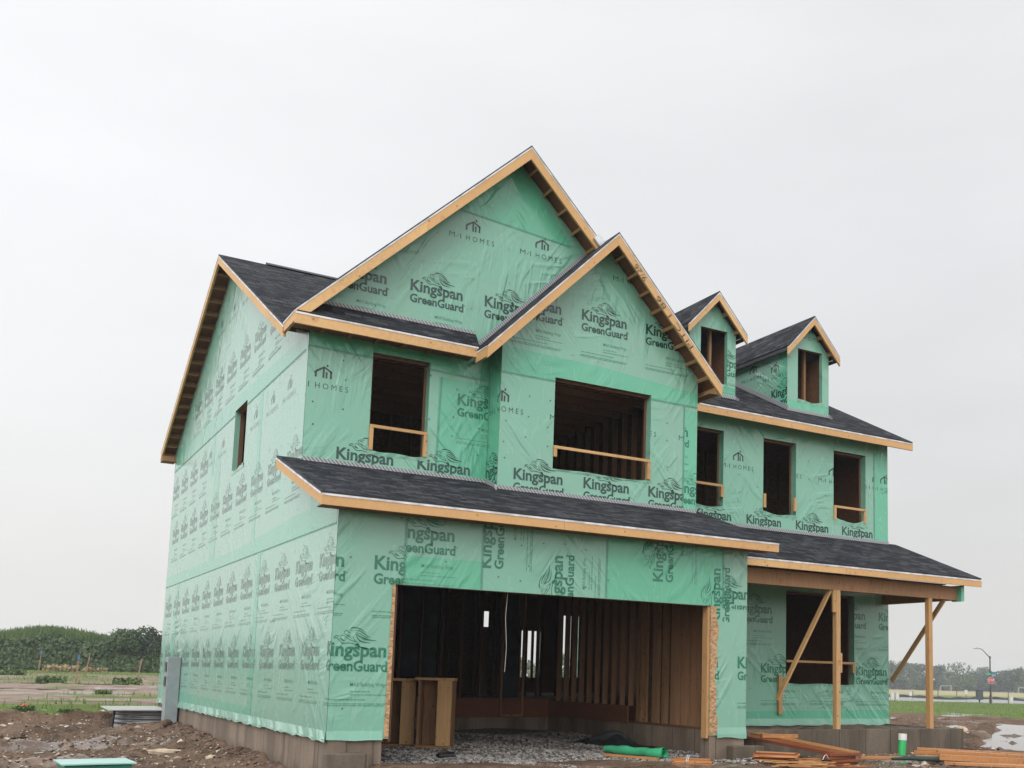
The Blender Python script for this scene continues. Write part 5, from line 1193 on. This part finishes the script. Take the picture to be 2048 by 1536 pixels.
cabinet(1786.5, 118, .40, .4, 1.0, 'left one of two beige cabinets beside the house wall'); cabinet(1795.5, 118, .42, .4, 1.0, 'right one of two beige cabinets beside the house wall'); cabinet(2021, 120, .42, .4, .95, 'single beige cabinet near the right edge, beyond the road')
post(2016, 112, 1.35, 'thin dark post standing in front of the single beige cabinet', 'marker_post', .035, 'pole', 'post', None); post(1932.5, 117, 1.4, 'thin dark post carrying the small white notice', 'marker_post', .025, 'pole', 'post', None)
post(1983.5, 114.5, 1.4, 'orange brown stake leaning at the foot of the lamp pole', 'marker_post', .045, 'stake', 'post', None)
p = at(1932.5, 116.9); b = MB(); b.box(-.16, .16, -.02, 0, 0, .45); o = b.build('notice_board', 'white'); o.location = (p.x, p.y, tz(p.x, p.y) + .95); o.rotation_euler = (0, 0, -ang); tag(o, 'small white notice on the thin dark post', 'sign')
p = at(1823, 145); b = MB(); b.box(-.18, .18, -.02, 0, .35, .9); b.box(-.02, .02, .001, .03, 0, .6); o = b.build('notice_board', 'white'); o.location = (p.x, p.y, tz(p.x, p.y)); o.rotation_euler = (0, 0, -ang); tag(o, 'low white sign in the field left of the outer porch post', 'sign')
# silt fence along the field
t = MB(); prev = None; MT['silt'] = plain('black_silt_fabric', (.03, .033, .03), .8)
for k in range(41):
    u = 1760 + k * 10; dl_ = 150 + 8 * math.sin(k * .35); p = at(u, dl_); z = tz(p.x, p.y)
    if prev:
        (px, py, pz_), h0 = prev; h1 = .30 + .10 * math.sin(k * 1.7); t.add([(px, py, pz_ - .05), (p.x, p.y, z - .05), (p.x, p.y, z + h1), (px, py, pz_ + h0), (px, py + .02, pz_ - .05), (p.x, p.y + .02, z - .05), (p.x, p.y + .02, z + h1), (px, py + .02, pz_ + h0)], [(0, 1, 2, 3), (7, 6, 5, 4), (3, 2, 6, 7)]); prev = ((p.x, p.y, z), h1)
    else: prev = ((p.x, p.y, z), .3)
tag(t.build('silt_fence', 'silt', fix=False), 'low sagging black silt fence along the edge of the pale field', 'fence')
for u, hh_, lb in ((1877, 1.5, 'dark fence post just right of the outer porch post'), (1914, 1.35, 'fence post under the pale airy tree'), (1865, .7, 'short fence stub beside the porch post'), (1827, 1.1, 'fence post between the house and the porch post')): post(u, 149, hh_, lb)
# football goals in the field
def goal(u, d_, w, h, label):
    p = at(u, d_); t = thing('football_goal', (p.x, p.y, tz(p.x, p.y)), label, 'goal', 'football goals in the far field', -ang); r = .06
    for s_ in (-1, 1): m = MB(); m.tube([(s_ * w / 2, 0, 0), (s_ * w / 2, 0, h)], r, 6); m.build('goal_post', 'white', t); m = MB(); m.tube([(s_ * w / 2, 0, h), (s_ * w / 2, 2, .05)], r * .6, 6); m.build('net_stay', 'white', t)
    m = MB(); m.tube([(-w / 2, 0, h), (w / 2, 0, h)], r, 6); m.build('crossbar', 'white', t)
goal(1893, 300, 3.0, 1.7, 'pale goal frame below the airy tree'); goal(2045, 270, 2.0, 1.7, 'goal frame cut by the right edge of the picture')
# grass tuft in puddle and debris
weed(14.55, .92, .28, 'dry curled leaf scrap standing in the puddle', 'dry', 'dry_weeds')

# ================================================================== HAZE
b = MB(); b.box(-700, 700, -700, 700, -6, 14); MH = bpy.data.materials.new('air_haze'); MH.use_nodes = True; n_ = MH.node_tree.nodes; n_.clear()
o_ = n_.new('ShaderNodeOutputMaterial'); v_ = n_.new('ShaderNodeVolumePrincipled'); v_.inputs['Color'].default_value = (.9, .93, .97, 1); v_.inputs['Density'].default_value = .0007; v_.inputs['Anisotropy'].default_value = .2
MH.node_tree.links.new(v_.outputs[0], o_.inputs['Volume']); MT['haze'] = MH
tag(b.build('haze', 'haze'), kind='stuff')
